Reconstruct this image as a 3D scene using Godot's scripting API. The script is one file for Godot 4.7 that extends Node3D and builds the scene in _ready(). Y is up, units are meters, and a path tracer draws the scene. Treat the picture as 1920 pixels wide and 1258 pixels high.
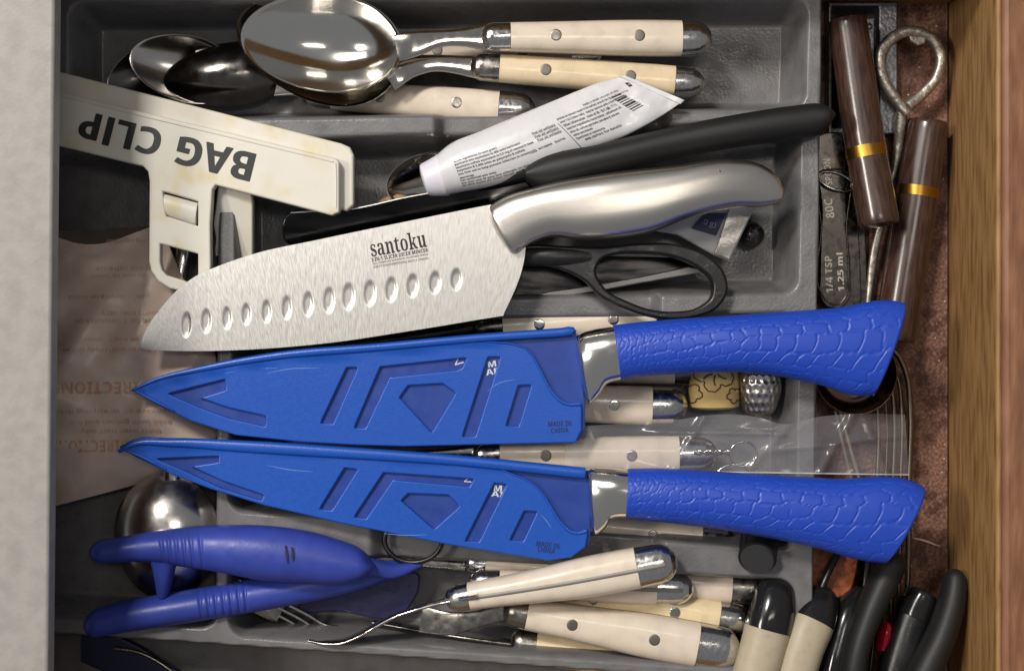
extends Node3D
# An open kitchen drawer seen from straight above: cutlery tray, knives, clips and tools.
# x runs to the right of the photograph, z towards its bottom edge, y up; metres.

const EYE := 0.80          # camera height over the drawer bottom
const K := 0.00033333      # metres per photo pixel at one metre from the lens

var mats := {}
var noises := {}

func _ready():
	set_camera_and_light()
	build_setting()
	build_tray()
	build_left_side()
	build_spoons()
	build_middle()
	build_santoku()
	build_blue_knives()
	build_table_knives()
	build_lower_cutlery()
	build_gutter()
	build_black_tools()
	build_small_things()

# ---------------------------------------------------------------- camera and light
func set_camera_and_light():
	var cam := Camera3D.new()
	cam.name = "camera"
	cam.position = Vector3(0, EYE, 0)
	cam.rotation_degrees = Vector3(-90, 0, 0)
	cam.fov = rad_to_deg(2.0 * atan(628.1 * K))
	cam.near = 0.05
	cam.far = 8.0
	cam.current = true
	add_child(cam)
	var env := Environment.new()
	env.background_mode = Environment.BG_COLOR
	env.background_color = Color(0.485, 0.49, 0.505)
	env.tonemap_mode = Environment.TONE_MAPPER_LINEAR
	env.tonemap_exposure = 1.0
	env.sdfgi_enabled = true
	env.ssao_enabled = true
	env.ssil_enabled = true
	var we := WorldEnvironment.new()
	we.name = "room_air"
	we.environment = env
	add_child(we)
	lamp("ceiling_lamp_light", Vector3(-0.86, 2.05, -1.16), Vector3(0.0, 0.0, 0.0), Vector2(0.34, 0.34), 4.3, Color(1.0, 0.975, 0.945))
	lamp("side_lamp_light", Vector3(-1.5, 1.8, -0.28), Vector3(0.1, 0.0, 0.0), Vector2(0.34, 0.34), 1.8, Color(1.0, 0.96, 0.91))
	lamp("ceiling_strip_light", Vector3(0.22, 2.2, -0.30), Vector3(0.05, 0.0, 0.0), Vector2(0.55, 0.16), 0.35, Color(1.0, 0.96, 0.91))
	lamp("window_light", Vector3(-1.5, 2.1, -1.3), Vector3(0.0, 0.0, 0.0), Vector2(1.2, 0.9), 0.8, Color(0.97, 0.97, 1.0))

func lamp(called: String, at: Vector3, to: Vector3, size: Vector2, energy: float, c: Color):
	var l := AreaLight3D.new()
	l.name = called
	l.area_size = size
	l.light_energy = energy
	l.light_color = c
	l.area_range = 8.0
	l.area_attenuation = 2.0
	l.shadow_enabled = true
	add_child(l)
	l.look_at_from_position(at, to, Vector3(0.13, 0, 1).normalized())

# ---------------------------------------------------------------- places
func P(px: float, py: float, mm: float) -> Vector3:      # photo pixel on the level plane mm above the drawer bottom
	var y := mm * 0.001
	var k := K * (EYE - y)
	return Vector3((px - 960.0) * k, y, (py - 629.0) * k)

func L(px: float, mm: float) -> float:                   # a length in photo pixels at that height
	return px * K * (EYE - mm * 0.001)

func pts(a: Array) -> PackedVector2Array:                # [x, y, x, y, ...]
	var r := PackedVector2Array()
	for i in range(0, a.size(), 2):
		r.append(Vector2(a[i], a[i + 1]))
	return r

func along(a: Array, t: float) -> float:                 # a list of values read at t in 0..1
	if a.size() == 1: return a[0]
	var f := clampf(t, 0, 1) * (a.size() - 1)
	var i := mini(int(f), a.size() - 2)
	var k := f - i
	var m0: float = (a[i + 1] - a[i - 1]) * 0.5 if i > 0 else a[i + 1] - a[i]
	var m1: float = (a[i + 2] - a[i]) * 0.5 if i < a.size() - 2 else a[i + 1] - a[i]
	return a[i] * (2 * k * k * k - 3 * k * k + 1) + m0 * (k * k * k - 2 * k * k + k) + a[i + 1] * (3 * k * k - 2 * k * k * k) + m1 * (k * k * k - k * k)

func lst(v) -> Array:
	return v if v is Array else [v]

func curve_pt(p: PackedVector2Array, d: PackedFloat32Array, t: float) -> Vector2:   # Catmull-Rom at a share t of the length
	var n := p.size()
	if n == 1: return p[0]
	var want: float = clampf(t, 0, 1) * d[n - 1]
	var i := 0
	while i < n - 2 and d[i + 1] < want: i += 1
	var f: float = (want - d[i]) / maxf(d[i + 1] - d[i], 1e-6)
	if n == 2: return p[0].lerp(p[1], f)
	var a: Vector2 = p[i - 1] if i > 0 else p[0] * 2.0 - p[1]
	var b: Vector2 = p[i + 2] if i < n - 2 else p[n - 1] * 2.0 - p[n - 2]
	var d0: float = d[i] - d[i - 1] if i > 0 else d[i + 1] - d[i]
	var d1: float = d[i + 1] - d[i]
	var d2: float = d[i + 2] - d[i + 1] if i < n - 2 else d1
	var m1: Vector2 = d1 * ((p[i] - a) / d0 - (p[i + 1] - a) / (d0 + d1) + (p[i + 1] - p[i]) / d1)
	var m2: Vector2 = d1 * ((p[i + 1] - p[i]) / d1 - (b - p[i]) / (d1 + d2) + (b - p[i + 1]) / d2)
	var f2 := f * f
	var f3 := f2 * f
	return p[i] * (2 * f3 - 3 * f2 + 1) + m1 * (f3 - 2 * f2 + f) + p[i + 1] * (-2 * f3 + 3 * f2) + m2 * (f3 - f2)

func lengths(p: PackedVector2Array) -> PackedFloat32Array:
	var d := PackedFloat32Array([0.0])
	for i in range(1, p.size()):
		d.append(d[i - 1] + maxf(p[i].distance_to(p[i - 1]), 1e-4))
	return d

func smooth_path(a: Array, step := 5.0, closed := false) -> PackedVector2Array:     # a smooth line through the pixels
	var p := pts(a)
	if closed:
		var q := PackedVector2Array()
		q.append(p[p.size() - 1])
		q.append_array(p)
		q.append(p[0])
		q.append(p[1])
		var dq := lengths(q)
		var r := PackedVector2Array()
		var t0: float = dq[1] / dq[dq.size() - 1]
		var t1: float = dq[dq.size() - 2] / dq[dq.size() - 1]
		var m := int((dq[dq.size() - 2] - dq[1]) / step)
		for i in m:
			r.append(curve_pt(q, dq, lerpf(t0, t1, float(i) / m)))
		return r
	var d := lengths(p)
	var out := PackedVector2Array()
	var n := maxi(2, int(d[d.size() - 1] / step))
	for i in n + 1:
		out.append(curve_pt(p, d, float(i) / n))
	return out

# ---------------------------------------------------------------- mesh builder
class Geo:
	var v := PackedVector3Array()
	var n := PackedVector3Array()
	var uv := PackedVector2Array()
	var ix := PackedInt32Array()
	func put(pv: PackedVector3Array, puv: PackedVector2Array, pi: PackedInt32Array, up := false):
		# turns the piece so that its faces look outward (or upward), makes its normals and adds it
		var mid := Vector3.ZERO
		for p in pv: mid += p
		mid /= maxi(1, pv.size())
		var s := 0.0
		for i in range(0, pi.size(), 3):
			var a := pv[pi[i]] - mid
			var b := pv[pi[i + 1]] - mid
			var c := pv[pi[i + 2]] - mid
			if up: s -= (c - a).cross(b - a).y
			else: s += a.dot(b.cross(c))
		var flip := s > 0.0
		var nn := PackedVector3Array()
		nn.resize(pv.size())
		var base := v.size()
		for i in range(0, pi.size(), 3):
			var a := pi[i]
			var b := pi[i + 2] if flip else pi[i + 1]
			var c := pi[i + 1] if flip else pi[i + 2]
			var f := (pv[c] - pv[a]).cross(pv[b] - pv[a])
			nn[a] += f
			nn[b] += f
			nn[c] += f
			ix.append(base + a)
			ix.append(base + b)
			ix.append(base + c)
		for i in pv.size():
			nn[i] = nn[i].normalized() if nn[i].length_squared() > 1e-30 else Vector3.UP
		v.append_array(pv)
		n.append_array(nn)
		uv.append_array(puv)
	func grid(rows: Array, closed: bool, up := false, us: PackedFloat32Array = PackedFloat32Array(), vs: PackedFloat32Array = PackedFloat32Array()):
		var m: int = rows[0].size()
		var pv := PackedVector3Array()
		var pu := PackedVector2Array()
		var pi := PackedInt32Array()
		var u := 0.0
		for i in rows.size():
			if i > 0: u += rows[i][m / 2].distance_to(rows[i - 1][m / 2])
			var w := 0.0
			for j in m:
				if j > 0: w += rows[i][j].distance_to(rows[i][j - 1])
				pv.append(rows[i][j])
				pu.append(Vector2(us[i] if us.size() else u, vs[j] if vs.size() else w))
		for i in rows.size() - 1:
			for j in (m if closed else m - 1):
				var k := (j + 1) % m
				var a := i * m + j
				var b := i * m + k
				var c := a + m
				var d := b + m
				for q in [a, b, d, a, d, c]: pi.append(q)
		put(pv, pu, pi, up)
	func fan(ring: PackedVector3Array, look: Vector3):     # a flat lid
		var pv := ring.duplicate()
		var mid := Vector3.ZERO
		for p in ring: mid += p
		mid /= ring.size()
		pv.append(mid)
		var pu := PackedVector2Array()
		for p in pv: pu.append(Vector2(p.x, p.z))
		var base := v.size()
		for i in ring.size():
			var j := (i + 1) % ring.size()
			var f := (pv[j] - mid).cross(pv[i] - mid)
			if f.dot(look) > 0: ix.append_array([base + ring.size(), base + i, base + j])
			else: ix.append_array([base + ring.size(), base + j, base + i])
		for p in pv: n.append(look.normalized())
		v.append_array(pv)
		uv.append_array(pu)
	func mesh() -> ArrayMesh:
		var a := []
		a.resize(Mesh.ARRAY_MAX)
		a[Mesh.ARRAY_VERTEX] = v
		a[Mesh.ARRAY_NORMAL] = n
		a[Mesh.ARRAY_TEX_UV] = uv
		a[Mesh.ARRAY_INDEX] = ix
		var m := ArrayMesh.new()
		m.add_surface_from_arrays(Mesh.PRIMITIVE_TRIANGLES, a)
		return m

func obj(called: String, g: Geo, m: Material, parent: Node = self) -> MeshInstance3D:
	var o := MeshInstance3D.new()
	o.name = called if parent != self else numbered(called)
	o.mesh = g.mesh()
	o.material_override = m
	if parent != self:
		var free := called
		var i := 0
		while parent.has_node(free):
			i += 1
			free = "%s_%03d" % [called, i]
		o.name = free
	parent.add_child(o, true)
	return o

func numbered(called: String) -> String:
	var free := called
	var i := 0
	while has_node(free):
		i += 1
		free = "%s_%03d" % [called, i]
	return free

func tag(o: Node, label: String, category := "", group := "", kind := ""):
	o.set_meta("label", label)
	if category: o.set_meta("category", category)
	if group: o.set_meta("group", group)
	if kind: o.set_meta("kind", kind)
	return o

func thing(called: String, label: String, category: String, group := "") -> Node3D:
	var o := Node3D.new()
	o.name = numbered(called)
	add_child(o, true)
	tag(o, label, category, group)
	return o

# ---------------------------------------------------------------- swept shapes
class Sweep:                       # centre, half-width vector and half-height vector of each cross-section
	var c := PackedVector3Array()
	var w := PackedVector3Array()
	var h := PackedVector3Array()
	var e := 2.0
	func spot(i: int, ang: float, scale := 1.0) -> Vector3:
		var cs := cos(ang)
		var sn := sin(ang)
		return c[i] + w[i] * (signf(cs) * pow(absf(cs), 2.0 / e) * scale) + h[i] * (signf(sn) * pow(absf(sn), 2.0 / e) * scale)
	var t := PackedFloat32Array()
	func seat(u: float) -> float:                                  # the section number that lies at a share u of the length
		var i := 0
		while i < t.size() - 2 and t[i + 1] < u: i += 1
		return i + clampf((u - t[i]) / maxf(t[i + 1] - t[i], 1e-6), 0, 1)
	func at(u: float, ang: float, off := 0.0) -> Vector3:          # u in 0..1 along the length; off metres above the skin
		var f := seat(u)
		var i := mini(int(f), c.size() - 2)
		var p := spot(i, ang).lerp(spot(i + 1, ang), f - i)
		var o := (p - c[i].lerp(c[i + 1], f - i)).normalized()
		return p + o * off
	func add_mix(r: Sweep, f: float, k: float, tt: float):
		var i := mini(int(f), c.size() - 2)
		r.c.append(c[i].lerp(c[i + 1], f - i))
		r.w.append(w[i].lerp(w[i + 1], f - i) * k)
		r.h.append(h[i].lerp(h[i + 1], f - i) * k)
		r.t.append(tt)
	func slice(a: float, b: float, k := 1.0) -> Sweep:
		var r := Sweep.new()
		r.e = e
		add_mix(r, seat(a), k, 0.0)
		for i in c.size():
			if t[i] > a + 1e-4 and t[i] < b - 1e-4: add_mix(r, i, k, (t[i] - a) / (b - a))
		add_mix(r, seat(b), k, 1.0)
		return r

# sections between an upper and a lower edge line of the photograph; y and h in mm, r0/r1: pixels over which each end is rounded
func rib(upper: Array, lower: Array, y, h, e := 2.2, n := 24, r0 := 0.0, r1 := 0.0) -> Sweep:
	var s := Sweep.new()
	s.e = e
	var a := pts(upper)
	var b := pts(lower)
	var da := lengths(a)
	var db := lengths(b)
	var ly := lst(y)
	var lh := lst(h)
	var total: float = (da[da.size() - 1] + db[db.size() - 1]) * 0.5
	var ts := []
	for i in n + 1: ts.append(float(i) / n)
	for k in [0.02, 0.08, 0.18, 0.32, 0.5, 0.72]:
		if r0 > 0: ts.append(k * r0 / total)
		if r1 > 0: ts.append(1.0 - k * r1 / total)
	ts.sort()
	for t in ts:
		var mm := along(ly, t)
		var U := P(0, 0, mm)
		var pu := curve_pt(a, da, t)
		var pl := curve_pt(b, db, t)
		U = P(pu.x, pu.y, mm)
		var D := P(pl.x, pl.y, mm)
		var k := 1.0
		if r0 > 0 and t * total < r0: k = sqrt(maxf(0.0004, 1.0 - pow(1.0 - t * total / r0, 2)))
		if r1 > 0 and (1.0 - t) * total < r1: k = minf(k, sqrt(maxf(0.0004, 1.0 - pow(1.0 - (1.0 - t) * total / r1, 2))))
		s.t.append(t)
		s.c.append((U + D) * 0.5)
		s.w.append((D - U) * 0.5 * k)
		s.h.append(Vector3.UP * along(lh, t) * 0.001 * k)
	return s

# sections along a centre line [x, y, mm, ...]; w half-width in pixels, h half-height in mm
func rod(line: Array, w, h, e := 2.0, n := 24, r0 := 0.0, r1 := 0.0) -> Sweep:
	var p := PackedVector2Array()
	var hs := []
	for i in range(0, line.size(), 3):
		p.append(Vector2(line[i], line[i + 1]))
		hs.append(line[i + 2])
	var d := lengths(p)
	var total: float = d[d.size() - 1]
	var lw := lst(w)
	var lh := lst(h)
	var s := Sweep.new()
	s.e = e
	var ts := []
	for i in n + 1: ts.append(float(i) / n)
	for k in [0.02, 0.08, 0.18, 0.32, 0.5, 0.72]:
		if r0 > 0: ts.append(k * r0 / total)
		if r1 > 0: ts.append(1.0 - k * r1 / total)
	ts.sort()
	for t in ts:
		var q := curve_pt(p, d, t)
		var want: float = t * total
		var i := 0
		while i < p.size() - 2 and d[i + 1] < want: i += 1
		var f: float = clampf((want - d[i]) / (d[i + 1] - d[i]), 0, 1)
		var g0: float = (hs[i + 1] - hs[i - 1]) / (d[i + 1] - d[i - 1]) * (d[i + 1] - d[i]) if i > 0 else hs[i + 1] - hs[i]
		var g1: float = (hs[i + 2] - hs[i]) / (d[i + 2] - d[i]) * (d[i + 1] - d[i]) if i < hs.size() - 2 else hs[i + 1] - hs[i]
		var mm: float = hs[i] * (2 * f * f * f - 3 * f * f + 1) + g0 * (f * f * f - 2 * f * f + f) + hs[i + 1] * (3 * f * f - 2 * f * f * f) + g1 * (f * f * f - f * f)
		var k := 1.0
		if r0 > 0 and t * total < r0: k = sqrt(maxf(0.0004, 1.0 - pow(1.0 - t * total / r0, 2)))
		if r1 > 0 and (1.0 - t) * total < r1: k = minf(k, sqrt(maxf(0.0004, 1.0 - pow(1.0 - (1.0 - t) * total / r1, 2))))
		var ww := along(lw, t)
		s.t.append(t)
		s.c.append(P(q.x, q.y, mm))
		s.w.append(Vector3(L(ww, mm) * k, 0, 0))
		s.h.append(Vector3.UP * (along(lh, t) * 0.001 if lh[0] != null else L(ww, mm)) * k)
	for i in s.c.size():
		var t: Vector3 = s.c[mini(i + 1, s.c.size() - 1)] - s.c[maxi(i - 1, 0)]
		var side := t.cross(Vector3.UP).normalized()
		var up := side.cross(t).normalized()
		s.w[i] = side * s.w[i].length()
		s.h[i] = up * s.h[i].length()
	return s

func skin(g: Geo, s: Sweep, m := 20, disp = null, lids := true):
	var rows := []
	for i in s.c.size():
		var r := PackedVector3Array()
		for j in m:
			var ang := -PI / 2 + TAU * j / m
			var p := s.spot(i, ang)
			if disp != null:
				p += disp.call(s.t[i], ang, p, s.h[i])
			r.append(p)
		rows.append(r)
	g.grid(rows, true)
	if lids:
		g.fan(rows[0], s.c[0] - s.c[1])
		g.fan(rows[rows.size() - 1], s.c[s.c.size() - 1] - s.c[s.c.size() - 2])

func swept(called: String, s: Sweep, mat: Material, parent: Node = self, m := 20, disp = null) -> MeshInstance3D:
	var g := Geo.new()
	skin(g, s, m, disp)
	return obj(called, g, mat, parent)

func ring(g: Geo, path: PackedVector3Array, r: float, m := 8, flat := 1.0):     # a closed wire
	var rows := []
	var n := path.size()
	for i in n + 1:
		var t := (path[(i + 1) % n] - path[(i - 1 + n) % n]).normalized()
		var side := t.cross(Vector3.UP).normalized()
		var up := side.cross(t)
		var q := PackedVector3Array()
		for j in m:
			q.append(path[i % n] + side * cos(TAU * j / m) * r + up * sin(TAU * j / m) * r * flat)
		rows.append(q)
	g.grid(rows, true)

# turned shape about an upright axis: [radius mm, height mm, ...]
func turned(g: Geo, at: Vector3, prof: Array, m := 32, wob = null):
	var rows := []
	for i in range(0, prof.size(), 2):
		var q := PackedVector3Array()
		for j in m:
			var a := TAU * j / m
			var r: float = prof[i] * 0.001
			if wob != null: r *= wob.call(a, float(i) / prof.size())
			q.append(at + Vector3(cos(a) * r, prof[i + 1] * 0.001, sin(a) * r))
		rows.append(q)
	g.grid(rows, true)

# a flat piece with bevelled edges cut to an outline in photo pixels, with holes
func plate(g: Geo, outline: PackedVector2Array, y, th: float, bev: float, holes: Array = [], step := 6.0, slope = null):
	var loops := [outline]
	loops.append_array(holes)
	var rims := []
	for li in loops.size():
		var p: PackedVector2Array = loops[li]
		var q := PackedVector2Array()
		for i in p.size():
			var a := p[i]
			var b := p[(i + 1) % p.size()]
			var k := maxi(1, int(a.distance_to(b) / step))
			for j in k: q.append(a.lerp(b, float(j) / k))
		rims.append(q)
	var bp: float = bev * 0.001 / (K * (EYE - y * 0.001))      # bevel in pixels
	var tops := []
	for li in rims.size():
		var q: PackedVector2Array = rims[li]
		var cw := Geometry2D.is_polygon_clockwise(q)
		var ins := PackedVector2Array()
		for i in q.size():
			var t := (q[(i + 1) % q.size()] - q[(i - 1 + q.size()) % q.size()]).normalized()
			var o := Vector2(-t.y, t.x)
			var out := o if Geometry2D.is_point_in_polygon(q[i] - o * 0.3, q) else -o
			if li > 0: out = -out
			ins.append(q[i] - out * bp)
		tops.append(ins)
		# rim strip
		var h: Callable = func(pp: Vector2) -> float: return y + (slope.call(pp) if slope != null else 0.0)
		var pv := PackedVector3Array()
		var pu := PackedVector2Array()
		var nn := PackedVector3Array()
		var n := q.size()
		for i in n:
			var hh: float = h.call(q[i])
			var A := P(ins[i].x, ins[i].y, hh)
			var B := P(q[i].x, q[i].y, hh)
			var mid := (A + B) * 0.5 + Vector3(0, -bev * 0.0002, 0)
			mid += (B - A) * 0.25
			pv.append(A)
			pv.append(mid + Vector3(0, -bev * 0.0001, 0))
			pv.append(B + Vector3(0, -bev * 0.001, 0))
			pv.append(B + Vector3(0, -th * 0.001, 0))
			for k in 4: pu.append(Vector2(B.x, B.z))
		var pi := PackedInt32Array()
		nn.resize(pv.size())
		var base := g.v.size()
		for i in n:
			var j := (i + 1) % n
			var od := P(q[i].x, q[i].y, y) - P(ins[i].x, ins[i].y, y)
			for k in 3:
				var a := i * 4 + k
				var b := j * 4 + k
				for tri in [[a, b, b + 1], [a, b + 1, a + 1]]:
					var f: Vector3 = (pv[tri[2]] - pv[tri[0]]).cross(pv[tri[1]] - pv[tri[0]])
					if f.dot(od) < 0:
						tri = [tri[0], tri[2], tri[1]]
						f = -f
					for x in tri:
						nn[x] += f
						pi.append(base + x)
		for i in n: nn[i * 4] = (nn[i * 4].normalized() + Vector3.UP * 2.0)
		for i in nn.size(): nn[i] = nn[i].normalized()
		g.v.append_array(pv)
		g.n.append_array(nn)
		g.uv.append_array(pu)
		g.ix.append_array(pi)
	# faces: the outline cut into cells, so that holes stay open and the face can bend
	var face: PackedVector2Array = tops[0]
	var cuts: Array = tops.slice(1)
	var box := Rect2(face[0], Vector2.ZERO)
	for p in face: box = box.expand(p)
	box = box.grow(1.0)
	var size := 14.0 if slope != null else 1e5
	var todo := []
	var nx := maxi(1, int(ceil(box.size.x / size)))
	var ny := maxi(1, int(ceil(box.size.y / size)))
	for i in nx:
		for j in ny:
			todo.append(Rect2(box.position + Vector2(box.size.x / nx * i, box.size.y / ny * j), Vector2(box.size.x / nx, box.size.y / ny)))
	while todo.size():
		var r: Rect2 = todo.pop_back()
		var split := false
		for c in cuts:
			var lo: Vector2 = c[0]
			var hi: Vector2 = c[0]
			for p in c:
				lo = lo.min(p)
				hi = hi.max(p)
			var m := (lo + hi) * 0.5
			if lo.x > r.position.x and hi.x < r.end.x and lo.y > r.position.y and hi.y < r.end.y:
				todo.append(Rect2(r.position, Vector2(m.x - r.position.x, r.size.y)))
				todo.append(Rect2(Vector2(m.x, r.position.y), Vector2(r.end.x - m.x, r.size.y)))
				split = true
				break
		if split: continue
		var cell := PackedVector2Array([r.position, Vector2(r.end.x, r.position.y), r.end, Vector2(r.position.x, r.end.y)])
		var pieces := []
		for q in Geometry2D.intersect_polygons(face, cell): pieces.append(q)
		for c in cuts:
			var next := []
			for q in pieces:
				for x in Geometry2D.clip_polygons(q, c): next.append(x)
			pieces = next
		for q in pieces:
			var tri := Geometry2D.triangulate_polygon(q)
			if tri.is_empty(): continue
			for side in 2:
				var base := g.v.size()
				for p in q:
					var hh: float = y + (slope.call(p) if slope != null else 0.0)
					var V := P(p.x, p.y, hh)
					var nrm := Vector3.UP
					if slope != null:
						var ex: float = (slope.call(p + Vector2(3, 0)) - slope.call(p - Vector2(3, 0))) * 0.001
						var ez: float = (slope.call(p + Vector2(0, 3)) - slope.call(p - Vector2(0, 3))) * 0.001
						nrm = Vector3(-ex / L(6, y), 1, -ez / L(6, y)).normalized()
					if side: V.y -= th * 0.001
					g.v.append(V)
					g.n.append(-nrm if side else nrm)
					g.uv.append(Vector2(V.x, V.z))
				for i in range(0, tri.size(), 3):
					var f := (g.v[base + tri[i + 2]] - g.v[base + tri[i]]).cross(g.v[base + tri[i + 1]] - g.v[base + tri[i]])
					if (f.y > 0) == (side == 0): g.ix.append_array([base + tri[i], base + tri[i + 1], base + tri[i + 2]])
					else: g.ix.append_array([base + tri[i], base + tri[i + 2], base + tri[i + 1]])

func inside(p: Vector2, loops: Array) -> bool:
	if not Geometry2D.is_point_in_polygon(p, loops[0]): return false
	for i in range(1, loops.size()):
		if Geometry2D.is_point_in_polygon(p, loops[i]): return false
	return true

func bar(g: Geo, a: Vector3, b: Vector3, bev := 0.001):         # a box with chamfered edges between two corners
	var lo := Vector3(minf(a.x, b.x), minf(a.y, b.y), minf(a.z, b.z))
	var hi := Vector3(maxf(a.x, b.x), maxf(a.y, b.y), maxf(a.z, b.z))
	var rows := []
	for k in [[0.0, bev], [bev * 0.3, bev * 0.3], [bev, 0.0]]:
		rows.append([lo.y + k[0], k[1]])
	for k in [[bev, 0.0], [bev * 0.3, bev * 0.3], [0.0, bev]]:
		rows.append([hi.y - k[0], k[1]])
	var out := []
	for r in rows:
		var q := PackedVector3Array()
		var i: float = r[1]
		for c in [[0, 0, 1, 0], [0, 0, 0, 1], [0, 1, 0, -1], [0, 1, 1, 0], [1, 1, -1, 0], [1, 1, 0, -1], [1, 0, 0, 1], [1, 0, -1, 0]]:
			var x: float = hi.x - i if c[0] else lo.x + i
			var z: float = hi.z - i if c[1] else lo.z + i
			q.append(Vector3(x + c[2] * bev * 0.6, r[0], z + c[3] * bev * 0.6))
		out.append(q)
	g.grid(out, true)
	g.fan(out[0], Vector3.DOWN)
	g.fan(out[5], Vector3.UP)

# lettering: the outlines of the font, laid by a function from (share of the width, share of the height) to a place
func letters(g: Geo, words: String, place: Callable, font := "Droid Sans", weight := 400, aspect_of: Array = []):
	var t := TextMesh.new()
	var f := SystemFont.new()
	f.font_names = PackedStringArray([font])
	f.font_weight = weight
	t.font = f
	t.font_size = 48
	t.pixel_size = 0.01
	t.depth = 0.0
	t.text = words
	var arr := t.get_mesh_arrays()
	var vs: PackedVector3Array = arr[Mesh.ARRAY_VERTEX]
	if vs.is_empty(): return
	var idx: PackedInt32Array = arr[Mesh.ARRAY_INDEX] if arr[Mesh.ARRAY_INDEX] != null else PackedInt32Array(range(vs.size()))
	var lo := vs[0]
	var hi := vs[0]
	for p in vs:
		lo = lo.min(p)
		hi = hi.max(p)
	var pv := PackedVector3Array()
	var pu := PackedVector2Array()
	for p in vs:
		var q := Vector2((p.x - lo.x) / maxf(hi.x - lo.x, 1e-6), (p.y - lo.y) / maxf(hi.y - lo.y, 1e-6))
		var w: Vector3 = place.call(q)
		pv.append(w)
		pu.append(Vector2(w.x, w.z))
	g.put(pv, pu, idx, true)

# level lettering: from the pixel where its baseline starts to where it ends, height in pixels
func flat_letters(g: Geo, words: String, x0: float, y0: float, x1: float, y1: float, tall: float, mm, font := "Droid Sans", weight := 400):
	var a := Vector2(x0, y0)
	var b := Vector2(x1, y1)
	var d := (b - a).normalized()
	var up := Vector2(d.y, -d.x)
	letters(g, words, func(q: Vector2) -> Vector3:
		var p := a.lerp(b, q.x) + up * tall * q.y
		var hh: float = mm.call(p) if mm is Callable else mm
		return P(p.x, p.y, hh), font, weight)

# ---------------------------------------------------------------- materials
func noise(freq: float, octaves := 3, ramp: Array = [], kind := FastNoiseLite.TYPE_SIMPLEX_SMOOTH, as_normal := 0.0, size := 256, sd := 1) -> NoiseTexture2D:
	var key := "%s %s %s %s %s %s %s" % [freq, octaves, ramp, kind, as_normal, size, sd]
	if noises.has(key): return noises[key]
	var f := FastNoiseLite.new()
	f.seed = sd
	f.noise_type = kind
	f.frequency = freq
	f.fractal_octaves = octaves
	var t := NoiseTexture2D.new()
	t.width = size
	t.height = size
	t.seamless = true
	t.noise = f
	if as_normal > 0:
		t.as_normal_map = true
		t.bump_strength = as_normal
	if ramp.size():
		var gr := Gradient.new()
		var cols := PackedColorArray()
		var offs := PackedFloat32Array()
		for i in range(0, ramp.size(), 2):
			offs.append(ramp[i])
			cols.append(ramp[i + 1])
		gr.offsets = offs
		gr.colors = cols
		t.color_ramp = gr
	noises[key] = t
	return t

func shade(v: float) -> Color:
	return Color(v, v, v)

# m("cream", colour, roughness, metal, {wear: strength of the tone mottling, size: tiles per metre, bump: strength, bsize})
func mat(called: String, c: Color, rough: float, metal := 0.0, o := {}) -> StandardMaterial3D:
	if mats.has(called): return mats[called]
	var m := StandardMaterial3D.new()
	m.resource_name = called
	m.albedo_color = c
	m.roughness = rough
	m.metallic = metal
	var wear: float = o.get("wear", 0.0)
	var tri: bool = o.get("tri", true)
	if wear > 0:
		m.albedo_texture = noise(o.get("freq", 0.02), 4, [0.0, shade(1.0 - wear), 0.5, shade(1.0 - wear * 0.25), 1.0, shade(1.0)], FastNoiseLite.TYPE_SIMPLEX_SMOOTH, 0.0, 256, o.get("seed", 3))
	if o.has("smudge"):
		m.roughness = 1.0
		var s: float = o.smudge
		m.roughness_texture = noise(o.get("sfreq", 0.03), 4, [0.2, shade(clampf(rough - s, 0, 1)), 0.8, shade(clampf(rough + s, 0, 1))], FastNoiseLite.TYPE_SIMPLEX_SMOOTH, 0.0, 256, 11)
	if o.has("bump"):
		m.normal_enabled = true
		m.normal_scale = o.bump
		m.normal_texture = noise(o.get("bfreq", 0.15), 3, [], FastNoiseLite.TYPE_SIMPLEX_SMOOTH, 1.4, 256, 5)
	m.uv1_scale = o.get("scale", Vector3(12, 12, 12))
	m.uv1_triplanar = tri
	if o.has("coat"):
		m.clearcoat_enabled = true
		m.clearcoat = o.coat
		m.clearcoat_roughness = 0.08
	mats[called] = m
	return m

func rgb8(r: int, g: int, b: int) -> Color:
	return Color(r / 255.0, g / 255.0, b / 255.0)

func cream(v := 0) -> Material:
	var c: Color = [rgb8(226, 212, 193), rgb8(229, 209, 174), rgb8(224, 207, 190), rgb8(232, 212, 170)][v]
	return mat("cream_%d" % v, c, 0.3, 0.0, {"wear": 0.09, "freq": 0.03, "seed": 3 + v, "scale": Vector3(11, 11, 11), "smudge": 0.1, "coat": 0.25})

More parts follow.
